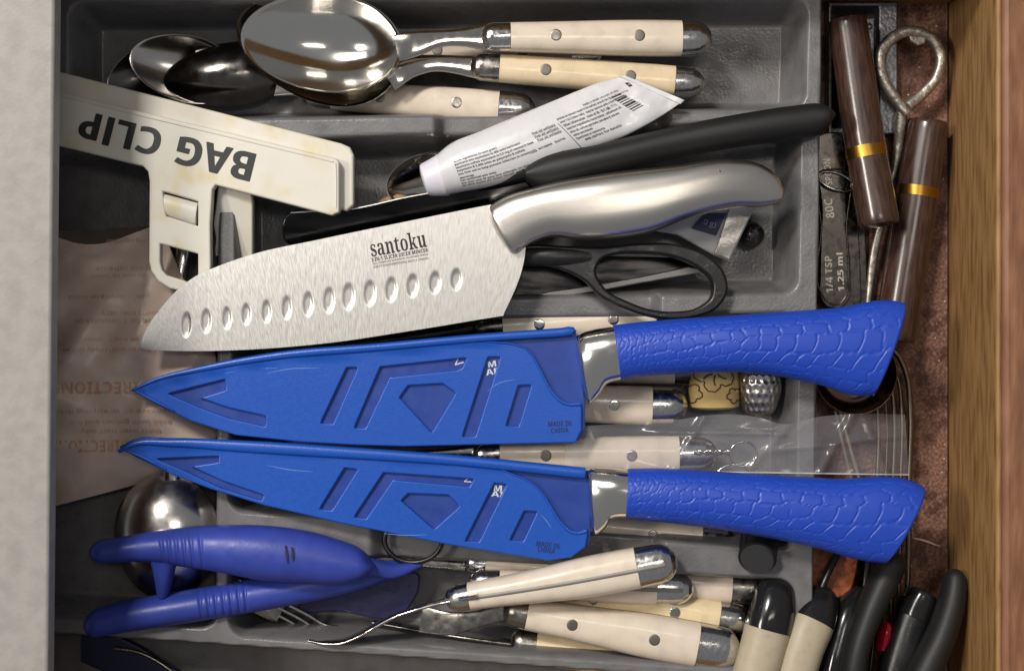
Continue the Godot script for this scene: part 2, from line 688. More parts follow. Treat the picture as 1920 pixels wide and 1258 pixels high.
func steel(v := "polished") -> Material:
	if v == "polished": return mat("steel_polished", rgb8(205, 200, 192), 0.12, 1.0, {"wear": 0.06, "smudge": 0.035, "scale": Vector3(20, 20, 20)})
	if v == "chrome": return mat("steel_chrome", rgb8(216, 214, 210), 0.2, 1.0, {"wear": 0.14, "freq": 0.08, "smudge": 0.09, "sfreq": 0.06, "scale": Vector3(24, 24, 24), "bump": 0.12, "bfreq": 0.02})
	if v == "worn": return mat("steel_worn", rgb8(172, 167, 159), 0.3, 1.0, {"wear": 0.3, "freq": 0.03, "smudge": 0.12, "sfreq": 0.03, "scale": Vector3(22, 22, 22), "bump": 0.2, "bfreq": 0.04})
	if v == "satin": return mat("steel_satin", rgb8(216, 211, 203), 0.31, 1.0, {"wear": 0.06, "freq": 0.2, "smudge": 0.03, "sfreq": 0.2, "scale": Vector3(24, 24, 24), "bump": 0.06, "bfreq": 0.3})
	if v == "mirror": return mat("steel_mirror", rgb8(222, 219, 212), 0.13, 1.0, {"smudge": 0.04, "sfreq": 0.01})
	if v == "soft": return mat("steel_soft", rgb8(212, 208, 202), 0.22, 1.0, {"wear": 0.08, "smudge": 0.05, "scale": Vector3(18, 18, 18)})
	if v == "tang": return mat("steel_tang", rgb8(140, 138, 132), 0.5, 0.4, {"wear": 0.15})
	if v == "rivet": return mat("steel_rivet", rgb8(132, 127, 119), 0.42, 0.8, {"wear": 0.2})
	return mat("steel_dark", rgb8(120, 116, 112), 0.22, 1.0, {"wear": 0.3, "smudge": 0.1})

func black(v := "plastic") -> Material:
	if v == "rubber": return mat("black_rubber", rgb8(25, 25, 26), 0.55, 0.0, {"wear": 0.25, "freq": 0.1, "scale": Vector3(20, 20, 20), "bump": 0.25, "bfreq": 0.25})
	if v == "gloss": return mat("black_gloss", rgb8(26, 26, 28), 0.16, 0.0, {"smudge": 0.08})
	return mat("black_plastic", rgb8(20, 20, 21), 0.34, 0.0, {"wear": 0.2, "smudge": 0.1, "bump": 0.1})

# ---------------------------------------------------------------- drawer, counter, tray
func build_setting():
	# particle-board drawer bottom
	var board := StandardMaterial3D.new()
	board.resource_name = "particle_board"
	board.albedo_color = rgb8(152, 110, 90)
	board.albedo_texture = noise(0.09, 5, [0.0, shade(0.5), 0.42, shade(0.76), 0.58, shade(0.85), 0.8, shade(1.0)], FastNoiseLite.TYPE_SIMPLEX_SMOOTH, 0.0, 512, 21)
	board.uv1_scale = Vector3(11, 11, 11)
	board.uv1_triplanar = true
	board.roughness = 0.6
	board.detail_enabled = true
	board.detail_blend_mode = BaseMaterial3D.BLEND_MODE_MUL
	board.detail_albedo = noise(0.035, 3, [0.25, Color(0.72, 0.62, 0.6), 0.5, Color(1, 1, 1), 1.0, Color(1, 0.97, 0.92)], FastNoiseLite.TYPE_CELLULAR, 0.0, 256, 8)
	board.normal_enabled = true
	board.normal_scale = 0.5
	board.normal_texture = noise(0.12, 4, [], FastNoiseLite.TYPE_SIMPLEX_SMOOTH, 1.4, 256, 31)
	var raw := wood("raw_wood", rgb8(164, 128, 82), [0.1, Color(0.74, 0.67, 0.60), 0.42, Color(0.88, 0.85, 0.80), 0.62, Color(0.95, 0.93, 0.9), 1.0, Color(1, 1, 1)])
	var stain := wood("stained_wood", rgb8(150, 106, 76), [0.0, Color(0.74, 0.68, 0.64), 0.5, Color(0.86, 0.83, 0.8), 1.0, Color(1, 1, 1)])
	var d := thing("kitchen_drawer", "open wooden kitchen drawer with a particle board bottom holding the grey tray", "drawer")
	d.set_meta("kind", "structure")
	var g := Geo.new()
	bar(g, Vector3(-0.34, -0.008, -0.30), Vector3(0.2181, 0, 0.30), 0.0006)
	obj("bottom_board", g, board, d)
	g = Geo.new()
	bar(g, Vector3(0.2187, -0.012, -0.32), Vector3(0.2335, 0.0772, 0.32), 0.0015)
	obj("front_panel", g, raw, d)
	g = Geo.new()
	bar(g, Vector3(0.2338, -0.03, -0.34), Vector3(0.262, 0.0772, 0.34), 0.002)
	obj("front_face", g, stain, d)
	g = Geo.new()
	bar(g, Vector3(0.2199, 0.0775, -0.34), Vector3(0.2625, 0.0835, 0.34), 0.0025)
	obj("front_edge", g, stain, d)
	g = Geo.new()
	bar(g, Vector3(-0.34, -0.012, -0.179), Vector3(0.2184, 0.074, -0.1655), 0.0015)
	obj("side_panel", g, raw, d)
	g = Geo.new()
	bar(g, Vector3(-0.34, -0.012, 0.205), Vector3(0.2184, 0.074, 0.218), 0.0015)
	obj("side_panel", g, raw, d)
	# counter edge over the back of the drawer
	var lam := StandardMaterial3D.new()
	lam.resource_name = "counter_laminate"
	lam.albedo_color = rgb8(154, 151, 146)
	lam.albedo_texture = noise(0.02, 5, [0.1, shade(0.93), 0.45, shade(0.97), 0.7, shade(1.0)], FastNoiseLite.TYPE_SIMPLEX_SMOOTH, 0.0, 512, 41)
	lam.uv1_triplanar = true
	lam.uv1_scale = Vector3(9, 9, 9)
	lam.roughness = 0.5
	lam.normal_enabled = true
	lam.normal_scale = 0.08
	lam.normal_texture = noise(0.2, 3, [], FastNoiseLite.TYPE_SIMPLEX_SMOOTH, 1.4, 256, 5)
	var c := thing("kitchen_counter", "pale grey speckled counter edge overhanging the back of the drawer at left", "counter")
	c.set_meta("kind", "structure")
	g = Geo.new()
	plate(g, pts([-900, -700, 110, -700, 103, 0, 90, 1250, 81, 2000, -900, 2000]), 115.0, 9.0, 1.6, [], 60.0)
	obj("counter_top", g, lam, c)
	g = Geo.new()
	plate(g, pts([-900, -700, 60, -700, 44, 2000, -900, 2000]), 105.5, 20.0, 1.0, [], 60.0)
	obj("cabinet_rail", g, stain, c)

func wood(called: String, c: Color, ramp: Array) -> StandardMaterial3D:
	var m := StandardMaterial3D.new()
	m.resource_name = called
	m.albedo_color = c
	mats[called] = m
	m.albedo_texture = noise(0.022, 6, ramp, FastNoiseLite.TYPE_SIMPLEX_SMOOTH, 0.0, 512, 17)
	m.uv1_triplanar = true
	m.uv1_scale = Vector3(15, 15, 2.4)
	m.roughness = 0.55
	m.normal_enabled = true
	m.normal_scale = 0.4
	m.normal_texture = noise(0.05, 4, [], FastNoiseLite.TYPE_SIMPLEX_SMOOTH, 1.2, 256, 19)
	return m

var cells := []                     # the compartments of the tray, each as four pixel corners at rim level

func cell_depth(p: Vector2, q: Array, r: float) -> float:
	# signed distance to a rounded four-sided outline: corners top-left, top-right, bottom-right, bottom-left
	var d := []
	for i in 4:
		var a: Vector2 = q[i]
		var b: Vector2 = q[(i + 1) % 4]
		var t := (b - a).normalized()
		d.append((p - a).dot(Vector2(t.y, -t.x)))
	var dx: float = maxf(d[1], d[3]) + r
	var dz: float = maxf(d[0], d[2]) + r
	return minf(maxf(dx, dz), 0.0) + Vector2(maxf(dx, 0), maxf(dz, 0)).length() - r

func build_tray():
	for a in [[128, 2, 1517, -6, 1512, 206, 128, 232], [-10, 268, 414, 268, 408, 1180, -14, 1156], [436, 262, 1504, 224, 1498, 552, 440, 566], [436, 602, 1498, 584, 1494, 1032, 424, 960], [424, 1028, 1494, 1084, 1492, 1262, 426, 1194]]:
		cells.append([Vector2(a[0], a[1]), Vector2(a[2], a[3]), Vector2(a[4], a[5]), Vector2(a[6], a[7])])
	var outer := [Vector2(-54, -22), Vector2(1549, -34), Vector2(1529, 1292), Vector2(-56, 1182)]
	var grey := mat("grey_tray_plastic", rgb8(116, 115, 116), 0.32, 0.0, {"wear": 0.15, "freq": 0.025, "scale": Vector3(10, 10, 10), "smudge": 0.06, "bump": 0.16, "bfreq": 0.2})
	var rows := []
	var y := -46.0
	while y <= 1304.0:
		var row := PackedVector3Array()
		var x := -68.0
		while x <= 1560.0:
			var p := Vector2(x, y)
			var h := 38.0
			# dividers are lower along their middles
			if x > 500 and x < 1300:
				var dip := smoothstep(812, 832, x) * (1.0 - smoothstep(1238, 1258, x)) if y < 400 else (1.0 - smoothstep(1222, 1242, x)) * smoothstep(500, 530, x) if y < 800 else smoothstep(690, 720, x) * (1.0 - smoothstep(1225, 1250, x))
				if y > 150 and y < 1130: h -= 9.0 * dip
			var low := 0.0
			for q in cells:
				var s := cell_depth(p, q, 34.0)
				if s < 0: low = maxf(low, smoothstep(0.0, 1.0, clampf(-s / 29.0, 0, 1)))
			h = lerpf(h, 4.5, low)
			var o := cell_depth(p, outer, 40.0)
			h = lerpf(h, 0.3, smoothstep(-7.0, 5.0, o))
			row.append(P(x, y, 38.0) * Vector3(1, 0, 1) + Vector3(0, h * 0.001, 0))
			x += 4.0
		rows.append(row)
		y += 4.5
	var g := Geo.new()
	g.grid(rows, false, true)
	var o := obj("cutlery_tray", g, grey)
	tag(o, "grey moulded plastic cutlery tray with rounded compartments filling the drawer", "cutlery tray")

# ---------------------------------------------------------------- left: paper packet, ladle, bag clip, blue tool
func build_left_side():
	# paper packet
	var t := thing("paper_packet", "crumpled beige paper packet with orange upside-down printing, at the far left", "packet")
	var paper := mat("beige_paper", rgb8(224, 202, 186), 0.36, 0.0, {"wear": 0.08, "bump": 0.25, "bfreq": 0.05, "scale": Vector3(10, 10, 10)})
	var fn := FastNoiseLite.new()
	fn.seed = 4
	fn.frequency = 22.0
	fn.fractal_octaves = 3
	var fr := FastNoiseLite.new()
	fr.seed = 9
	fr.frequency = 11.0
	fr.fractal_type = FastNoiseLite.FRACTAL_RIDGED
	fr.fractal_octaves = 2
	var s := rib([300, 436, 345, 520, 400, 640, 418, 740, 408, 820, 345, 885], [-40, 428, -40, 520, -40, 640, -40, 740, -40, 850, -40, 985], [24, 25, 25, 24, 21], [2, 8, 10, 10, 9, 2], 1.7, 60)
	var crumple := func(u: float, _a: float, p: Vector3, _h: Vector3) -> Vector3:
		var k := sin(PI * clampf(u, 0, 1)) * 0.7 + 0.3
		return Vector3(0, (fn.get_noise_2d(p.x, p.z) * 0.006 + fr.get_noise_2d(p.x * 1.3 + p.z * 0.8, p.z * 0.7) * 0.0065) * k, (0.004 * sin(p.x * 85.0) - 0.003 * sin(p.x * 37.0)) * (1.0 - smoothstep(0.0, 0.14, u)))
	swept("wrapper", s, paper, t, 72, crumple)
	var g := Geo.new()
	var on := func(p: Vector2) -> float:
		# height of the packet's upper face under this pixel
		var y := 36.0
		for k in 3:
			var w := P(p.x, p.y, y)
			var u := share_at(s, w.z)
			var v := Vector3(w.x, top_of(s, w.x, w.z), w.z)
			y = (v.y + crumple.call(u, 0.0, v, Vector3.ZERO).y) * 1000.0 + 0.35
		return y
	for l in [["NT DIRECTIONS", 330, 738, 100, 738, 22, 700], ["TIONAL DIRECTIONS", 340, 846, 96, 848, 22, 700], ["keep frozen until ready to cook", 318, 660, 110, 662, 11, 400], ["place on tray in oven", 300, 640, 160, 641, 10, 400], ["cook for 15 minutes on", 300, 608, 140, 609, 11, 400], ["ovens may vary", 300, 590, 190, 591, 10, 400], ["before serving let stand", 280, 560, 130, 562, 10, 400], ["product must be cooked", 300, 520, 170, 523, 10, 400], ["do not refreeze", 290, 508, 180, 510, 10, 400], ["serving suggestion", 290, 456, 200, 457, 10, 400], ["remove all wrapping first", 320, 775, 105, 777, 11, 400], ["bake until golden and hot", 320, 795, 130, 797, 11, 400], ["turn over half way", 300, 812, 150, 814, 11, 400]]:
		flat_letters(g, l[0], l[1], l[2] - l[5], l[3], l[4] - l[5], l[5], on, "Droid Sans", l[6])
	obj("printing", g, mat("orange_print", rgb8(206, 164, 134), 0.5), t)

	# ladle under the knives
	t = thing("serving_spoon", "large polished serving spoon lying upright in the left compartment below the blue sheaths", "spoon")
	g = Geo.new()
	bowl(g, 312, 1006, 26, 118, 98, -90, 0.06, 12, false)
	obj("bowl", g, steel("soft"), t)
	swept("handle", rod([322, 900, 27, 319, 800, 26, 320, 700, 24, 330, 560, 22, 345, 470, 20, 352, 380, 18], [16, 8, 10, 11, 17, 20], [2, 2, 2, 2.5, 4, 5], 2.2, 40), steel("chrome"), t)

	# bag clip
	t = thing("bag_clip", "white plastic bag clip with big upside-down black lettering, poking out from under the counter", "bag clip")
	var white := mat("clip_plastic", rgb8(216, 212, 200), 0.42, 0.0, {"wear": 0.1, "freq": 0.012, "scale": Vector3(9, 9, 9), "smudge": 0.08})
	white.albedo_texture = noise(0.012, 4, [0.12, Color(0.97, 0.93, 0.8), 0.3, Color(0.99, 0.98, 0.95), 0.5, Color(1, 1, 1)], FastNoiseLite.TYPE_SIMPLEX_SMOOTH, 0.0, 256, 3)
	g = Geo.new()
	plate(g, pts([0, 105, 106, 133, 640, 269, 656, 276, 663, 290, 663, 384, 650, 396, 470, 350, 474, 380, 474, 492, 470, 540, 420, 545, 400, 420, 410, 340, 0, 240]), 42.5, 5.0, 1.2, [pts([412, 432, 425, 440, 428, 474, 408, 476])], 6.0, func(p: Vector2): return -0.085 * maxf(0.0, p.y - 345.0) if p.x > 380.0 and p.x < 480.0 else 0.0)
	obj("rear_jaw", g, white, t)
	g = Geo.new()
	plate(g, pts([0, 143, 106, 171, 624, 296, 632, 298, 636, 305, 636, 398, 622, 404, 404, 347, 398, 356, 394, 420, 395, 500, 390, 548, 350, 548, 318, 541, 296, 527, 283, 508, 279, 490, 280, 340, 277, 322, 268, 312, 0, 246]), 48.5, 6.0, 0.9, [pts([305, 359, 371, 378, 371, 424, 311, 405]), pts([300, 457, 371, 476, 371, 540, 345, 526, 312, 516, 303, 505, 300, 492])], 5.0)
	obj("front_jaw", g, white, t)
	swept("ridge", rod([0, 151, 48.1, 106, 178, 48.1, 626, 304, 48.1], 2.2, [0.8], 2.4, 60), white, t, 8)
	swept("ridge", rod([629, 306, 48.1, 630, 330, 48.1, 630, 390, 48.1], 2.2, [0.8], 2.4, 12), white, t, 8)
	swept("hinge_tab", rib([303, 362, 373, 380], [308, 404, 368, 424], 44.0, [4.2], 2.6, 8), white, t, 20)
	g = Geo.new()
	plate(g, pts([300, 408, 372, 428, 371, 440, 300, 420]), 46.0, 3, 0.4)
	obj("latch", g, white, t)
	g = Geo.new()
	for k in 3:
		flat_letters(g, "BAG", 480 + k - 1, 289 + (k % 2), 339 + k - 1, 254 + (k % 2), 53, 48.65 + k * 0.02, "Droid Sans", 700)
		flat_letters(g, "CLlP", 306 + k - 1, 245 + (k % 2), 157 + k - 1, 207 + (k % 2), 53, 48.65 + k * 0.02, "Droid Sans", 700)
	obj("lettering", g, mat("clip_ink", rgb8(16, 23, 21), 0.5), t)

	# blue hand tool
	t = thing("hand_tool", "blue plastic tool with two ribbed handles, lying below the lower blue knife", "kitchen tool")
	var blue := mat("tool_blue", rgb8(50, 68, 160), 0.42, 0.0, {"wear": 0.1, "smudge": 0.08, "bump": 0.1})
	var up := rib([168, 1012, 196, 1010, 305, 993, 417, 984, 530, 988, 624, 1008, 680, 1031, 704, 1056], [168, 1058, 196, 1055, 285, 1054, 345, 1062, 417, 1073, 492, 1087, 567, 1092, 661, 1091, 690, 1080, 705, 1064], [47, 47, 48, 48, 47, 45], [8, 9, 11, 12, 11, 9], 2.1, 330, 30, 42)
	var ribs := func(_u: float, ang: float, p: Vector3, h: Vector3, marks: Array) -> Vector3:
		var px := p.x / (K * (EYE - p.y)) + 960.0 - (0.10 * (p.z / (K * (EYE - p.y)) + 629.0 - 1000.0))
		var k := 0.0
		for m in marks: k += exp(-pow((px - m) / 2.4, 2))
		return -h.normalized() * 0.0009 * k * maxf(0.0, sin(ang))
	g = Geo.new()
	skin(g, up, 40, func(u, a, p, h): return ribs.call(u, a, p, h, [300, 314, 328, 342, 356, 374]))
	skin(g, rod([308, 1045, 46, 308, 1080, 44, 306, 1118, 40], [26, 17, 10], [8, 7, 5], 2.3, 14, 0, 8), 16)
	obj("upper_handle", g, blue, t)
	var dn := rib([158, 1146, 222, 1128, 305, 1113, 380, 1101, 455, 1088, 560, 1072, 680, 1052, 785, 1050], [158, 1198, 222, 1187, 380, 1163, 492, 1144, 642, 1114, 717, 1091, 790, 1058], [38, 38, 36, 33, 28], [9, 10, 10, 9, 5, 3], 2.1, 330, 30, 0)
	swept("lower_handle", dn, blue, t, 40, func(u, a, p, h): return ribs.call(u, a, p, h, [362, 377, 391, 406, 420, 435, 448]))
	swept("pivot_arm", rod([690, 1062, 40, 740, 1070, 36, 790, 1056, 32], [18, 14, 6], [5, 4, 3], 2.4, 12), blue, t, 16)
	g = Geo.new()
	for k in 2:
		skin(g, rod([535 + k * 12, 1022 + k * 3, 59.4, 538 + k * 11, 1040, 59.7, 540 + k * 10, 1056 - k * 4, 59.4], [1.2, 3.5, 1.0], [0.25], 2.0, 8), 6)
	obj("scuff_mark", g, mat("dark_scuff", rgb8(28, 34, 70), 0.7), t).set_meta("kind", "stuff")
	# navy piece at the bottom corner
	t = thing("spatula", "dark navy plastic spatula half hidden in the bottom left corner", "spatula")
	g = Geo.new()
	plate(g, pts([150, 1186, 222, 1192, 262, 1212, 400, 1300, 330, 1330, 200, 1262, 150, 1240]), 14.0, 4.0, 1.0)
	obj("blade", g, mat("navy_plastic", rgb8(20, 26, 58), 0.4), t)
	swept("rib", rod([215, 1215, 14.5, 250, 1220, 14.5, 380, 1300, 14.5], 4, [1.0], 2, 16), steel("worn"), t, 8)

func share_at(s: Sweep, z: float) -> float:
	for i in s.c.size() - 1:
		if (s.c[i].z - z) * (s.c[i + 1].z - z) <= 0.0: return lerpf(s.t[i], s.t[i + 1], (z - s.c[i].z) / (s.c[i + 1].z - s.c[i].z))
	return 0.0 if absf(z - s.c[0].z) < absf(z - s.c[s.c.size() - 1].z) else 1.0

func bowl(g: Geo, cx: float, cy: float, mm: float, a: float, b: float, rot: float, egg: float, depth: float, face_up: bool, tilt := 0.0):
	var m := 48
	var r := deg_to_rad(rot)
	var rows := []
	var rs := [0.0, 0.12, 0.25, 0.38, 0.5, 0.62, 0.72, 0.81, 0.89, 0.95, 1.0]
	for side in 2:
		for i in rs.size():
			var f: float = rs[i] if side == 0 else rs[rs.size() - 1 - i]
			f = maxf(f, 0.004)
			var q := PackedVector3Array()
			for j in m:
				var th := TAU * j / m
				var lx := a * cos(th) * f
				var lz := b * sin(th) * f * (1.0 + egg * cos(th))
				if cos(th) > 0.0: lz *= 1.0 - 0.22 * egg * 4.0 * pow(cos(th), 4)
				var fall := depth * (1.0 - pow(f, 2.4)) * (1.0 if face_up else -1.0)
				var y := mm - fall + tilt * lx
				if side == 0: y -= 0.8 if face_up else 0.0
				else: y -= 0.0 if face_up else 0.8
				var w := P(cx + lx * cos(r) - lz * sin(r), cy + lx * sin(r) + lz * cos(r), mm)
				q.append(Vector3(w.x, y * 0.001, w.z))
			rows.append(q)
	g.grid(rows, true)

# ---------------------------------------------------------------- cutlery with cream handles
# a: where the ferrule starts, b: the end of the cap, each [x, y, mm]; w0/w1 half-widths in pixels, h half-height in mm
func cutlery(called: String, label: String, category: String, a: Array, b: Array, w0: float, w1: float, h: float, o := {}) -> Node3D:
	var t := thing(called, label, category, "cream-handled cutlery")
	var A := Vector2(a[0], a[1])
	var B := Vector2(b[0], b[1])
	var len_px := A.distance_to(B)
	var nrm := Vector2(-(B - A).y, (B - A).x).normalized() * float(o.get("bow", 0.0))
	var M := (A + B) * 0.5 + nrm
	var s := rod([a[0], a[1], a[2], M.x, M.y, (a[2] + b[2]) * 0.5, b[0], b[1], b[2]], [w0 * 0.93, w0, w0 + (w1 - w0) * 0.45, w1, w1 * 1.02, w1 * 0.97], [h * 0.9, h, h * 1.05, h * 1.05, h], o.get("e", 2.5), 36, 26, 36)
	var f0: float = o.get("ferrule", 56.0) / len_px
	var f1: float = 1.0 - o.get("cap", 58.0) / len_px
	var metal: String = o.get("metal", "chrome")
	var fer := s.slice(0.0, f0, 0.985)
	fer.e = 2.1
	swept("ferrule", fer, steel(o.get("front", metal)), t, 30)
	swept("scale", s.slice(f0 + 0.0015, f1 - 0.0015), cream(o.get("tone", 0)), t, 30)
	var cap := s.slice(f1, 1.0, 0.995)
	cap.e = 2.08
	swept("end_cap", cap, steel(metal), t, 34)
	# the steel tang shows as a line along the rim of the handle
	var tg := Sweep.new()
	tg.e = 6.0
	for i in range(2, s.c.size() - 7):
		tg.c.append(s.c[i])
		tg.t.append(s.t[i])
		if o.get("edge", false):
			tg.w.append(s.w[i].normalized() * 0.0013)
			tg.h.append(s.h[i] * 1.0 + s.h[i].normalized() * 0.00022)
		else:
			tg.w.append(s.w[i] + s.w[i].normalized() * 0.0002)
			tg.h.append(s.h[i].normalized() * 0.0007)
	swept("tang", tg, steel("tang"), t, 16)
	if not o.get("edge", false):
		for k in o.get("rivets", [0.322, 0.678]):
			var g := Geo.new()
			var c := s.at(k, PI / 2)
			turned(g, c, [0.02, 0.14, 1.6, 0.13, 2.4, 0.09, 2.7, -0.02, 2.75, -0.5], 20)
			obj("rivet", g, steel(["rivet", "worn", "rivet", "polished"][int(absf(c.x * 7919.0 + c.z * 4001.0)) % 4]), t)
	return t

func neck(t: Node3D, line: Array, w, h, kind := "polished", called := "neck"):
	swept(called, rod(line, w, h, 2.6, 30), steel(kind), t, 18)

func build_spoons():
	var tops := "polished"
	var g := Geo.new()
	# lowest ones first
	var t := thing("tablespoon", "dark spoon bowl barely seen in the shade beyond the pale spoon, top left", "spoon")
	bowl(g, 288, 136, 12, 92, 56, -20, 0.1, 7, true)
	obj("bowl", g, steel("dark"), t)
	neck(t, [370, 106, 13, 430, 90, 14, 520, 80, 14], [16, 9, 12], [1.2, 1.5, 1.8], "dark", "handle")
	t = cutlery("tablespoon", "spoon with pinkish cream handle squeezed between the two top spoon handles", "spoon", [690, 96, 20], [1130, 104, 22], 26, 30, 6.0, {"tone": 2, "rivets": [0.30, 0.66]})
	g = Geo.new()
	bowl(g, 345, 128, 18, 104, 62, 14, 0.1, 9, true)
	obj("bowl", g, steel("soft"), t)
	neck(t, [430, 122, 16, 520, 105, 19, 700, 96, 21], [20, 10, 12], [1.2, 1.6, 1.8])
	t = cutlery("tablespoon", "face-down spoon with dark domed bowl, its cream handle in front of the tray divider", "spoon", [572, 176, 20], [1004, 207, 22], 27, 31, 6.6, {"rivets": [0.33, 0.66], "ferrule": 50, "cap": 68})
	g = Geo.new()
	bowl(g, 424, 142, 17, 118, 58, -6, 0.12, 9, false)
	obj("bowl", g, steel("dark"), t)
	neck(t, [520, 160, 20, 560, 170, 21, 590, 177, 21], [22, 12, 14], [1.2, 1.6, 1.8])
	# the second spoon, nested under the top one
	t = cutlery("tablespoon", "spoon with yellowed cream handle and dull ferrule, nested right under the topmost spoon", "spoon", [880, 124, 33], [1322, 158, 30], 27, 29, 6.6, {"tone": 1, "front": "worn"})
	g = Geo.new()
	bowl(g, 592, 92, 37, 158, 95, 22, 0.08, 15, true, 0.012)
	obj("bowl", g, steel(tops), t)
	neck(t, [728, 147, 38.0, 742, 139, 38.2, 764, 127, 37, 800, 120, 35, 896, 126, 33], [26, 22, 16, 17, 22], [0.9, 1.3, 1.5, 1.8])
	# topmost spoon
	t = cutlery("tablespoon", "topmost spoon at the top edge, big bowl face up and pale cream handle", "spoon", [900, 70, 42], [1335, 73, 36], 28, 33, 7.0, {"tone": 0})
	g = Geo.new()
	bowl(g, 603, 80, 47, 151, 92, 5, 0.08, 16, true, -0.01)
	obj("bowl", g, steel("mirror"), t)
	neck(t, [744, 91, 44.6, 752, 89, 45.0, 774, 84, 45.2, 815, 75, 44, 910, 70, 42.5], [26, 23, 16, 17, 26], [0.9, 1.3, 1.5, 1.9])

# ---------------------------------------------------------------- middle compartment
func build_middle():
	# small spoon under the tube
	var t := thing("teaspoon", "small dark spoon bowl showing beside the white tube cap", "spoon")
	var g := Geo.new()
	bowl(g, 800, 340, 22, 78, 52, -14, 0.06, 9, true)
	obj("bowl", g, steel("polished"), t)
	neck(t, [870, 322, 22, 920, 310, 22, 1010, 290, 20], [20, 9, 10], [1.0, 1.4, 1.6], "polished", "handle")
	t = thing("wooden_tool", "round tan wooden end peeking out above the dark blade", "wooden utensil")
	g = Geo.new()
	turned(g, P(744, 412, 18), [0.1, 3.0, 8, 2.8, 11.5, 2.0, 12.6, 0, 12.6, -6, 0.1, -6], 40)
	obj("end", g, wood("tan_wood", rgb8(190, 158, 118), [0.0, Color(0.55, 0.46, 0.38), 0.5, Color(0.85, 0.8, 0.74), 1.0, Color(1, 1, 1)]), t)
	swept("handle", rod([770, 408, 14, 850, 400, 13, 980, 380, 12], 16, [4], 2.2, 10), mats["tan_wood"], t)
	# dark table knife under the santoku spine
	t = thing("table_knife", "dark glossy knife blade with rounded tip, under the spine of the santoku knife", "knife")
	g = Geo.new()
	plate(g, smooth_path([529, 428, 533, 408, 548, 396, 590, 395, 660, 392, 760, 371, 860, 353, 975, 330, 1010, 372, 900, 430, 760, 455, 640, 470, 545, 462, 533, 450], 6, true), 36, 2.2, 0.8, [], 6.0, func(p: Vector2): return -(p.y - 330.0 - (980.0 - p.x) * 0.17) * 0.05)
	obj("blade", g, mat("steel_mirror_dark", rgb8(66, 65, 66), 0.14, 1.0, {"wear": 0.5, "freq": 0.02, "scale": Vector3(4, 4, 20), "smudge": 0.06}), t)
	swept("spine", rod([545, 399, 36.3, 590, 396, 36.3, 660, 392, 36.4, 760, 371, 36.4, 860, 353, 36.4, 978, 330, 36.4], 2.2, [0.5], 2.2, 40), steel("satin"), t, 8)
	# antibiotic tube
	t = thing("ointment_tube", "white ointment tube with small black print, barcode and crimped end", "tube")
	var tw := mat("tube_white", rgb8(214, 214, 216), 0.3, 0.0, {"smudge": 0.1, "scale": Vector3(20, 20, 20), "coat": 0.3})
	var s := rib([819, 291, 840, 273, 900, 247, 1000, 205, 1080, 172, 1130, 153, 1163, 144], [838, 366, 862, 361, 920, 350, 1000, 326, 1100, 285, 1180, 252, 1240, 218, 1281, 190], [42, 43, 44, 45, 46, 47], [10, 10.6, 10.4, 9, 6, 2.8, 0.6], 2.0, 60)
	var fn := FastNoiseLite.new()
	fn.frequency = 45.0
	fn.seed = 12
	var dent := func(u: float, ang: float, p: Vector3, _h: Vector3) -> Vector3:
		return Vector3(0, (fn.get_noise_2d(p.x, p.z) * 0.0016 - 0.0007 * exp(-pow((ang - 2.2 - u) / 0.35, 2))) * smoothstep(0.35, 0.95, u), 0)
	swept("body", s, tw, t, 56, dent)
	swept("cap", rib([783, 311, 800, 302, 824, 288], [800, 366, 815, 368, 842, 367], 41, [7.5, 8.4, 8.6], 2.0, 12, 6, 0), mat("tube_cap", rgb8(218, 216, 226), 0.4), t, 40)
	swept("crimp", rib([1160, 143, 1170, 142], [1276, 196, 1284, 189], 47.2, [0.8], 4.0, 4), tw, t, 24)
	g = Geo.new()
	var on_tube := func(words: String, u0: float, u1: float, a0: float, tall: float, bold := false):
		letters(g, words, func(q: Vector2) -> Vector3:
			var u := lerpf(u0, u1, q.x)
			var ang := a0 + tall * (q.y - 0.5)
			var p := s.at(u, ang, 0.00022)
			return p + dent.call(u, ang, p, Vector3.ZERO), "Droid Sans", 700)
	var lines := [["Active ingredients (in each gram)", 0.07, 0.27, 1, 1.62], ["Bacitracin zinc equivalent to 400 units bacitracin", 0.07, 0.37, 0, 1.49], ["Neomycin sulfate equivalent to 3.5 mg of neomycin base", 0.07, 0.42, 0, 1.36], ["Polymyxin B 5,000 units as polymyxin B sulfate", 0.07, 0.37, 0, 1.23], ["Use first aid to help prevent infection in minor", 0.07, 0.38, 0, 1.09], ["Warnings", 0.07, 0.13, 1, 0.92], ["For external use only.", 0.07, 0.22, 0, 0.80], ["Do not use if you are allergic to any of the ingredients", 0.07, 0.50, 0, 0.66], ["in the eyes or over large areas of the body", 0.07, 0.44, 0, 0.52], ["scrapes   burns", 0.42, 0.54, 0, 1.09], ["cuts", 0.38, 0.41, 0, 1.09], ["First aid antibiotic", 0.44, 0.55, 0, 1.62], ["First aid antibiotic", 0.44, 0.55, 0, 1.49], ["First aid antibiotic", 0.44, 0.55, 0, 1.36]]
	for l in lines: on_tube.call(l[0], l[1], l[2], l[4] + 0.12, 0.105, l[3] == 1)
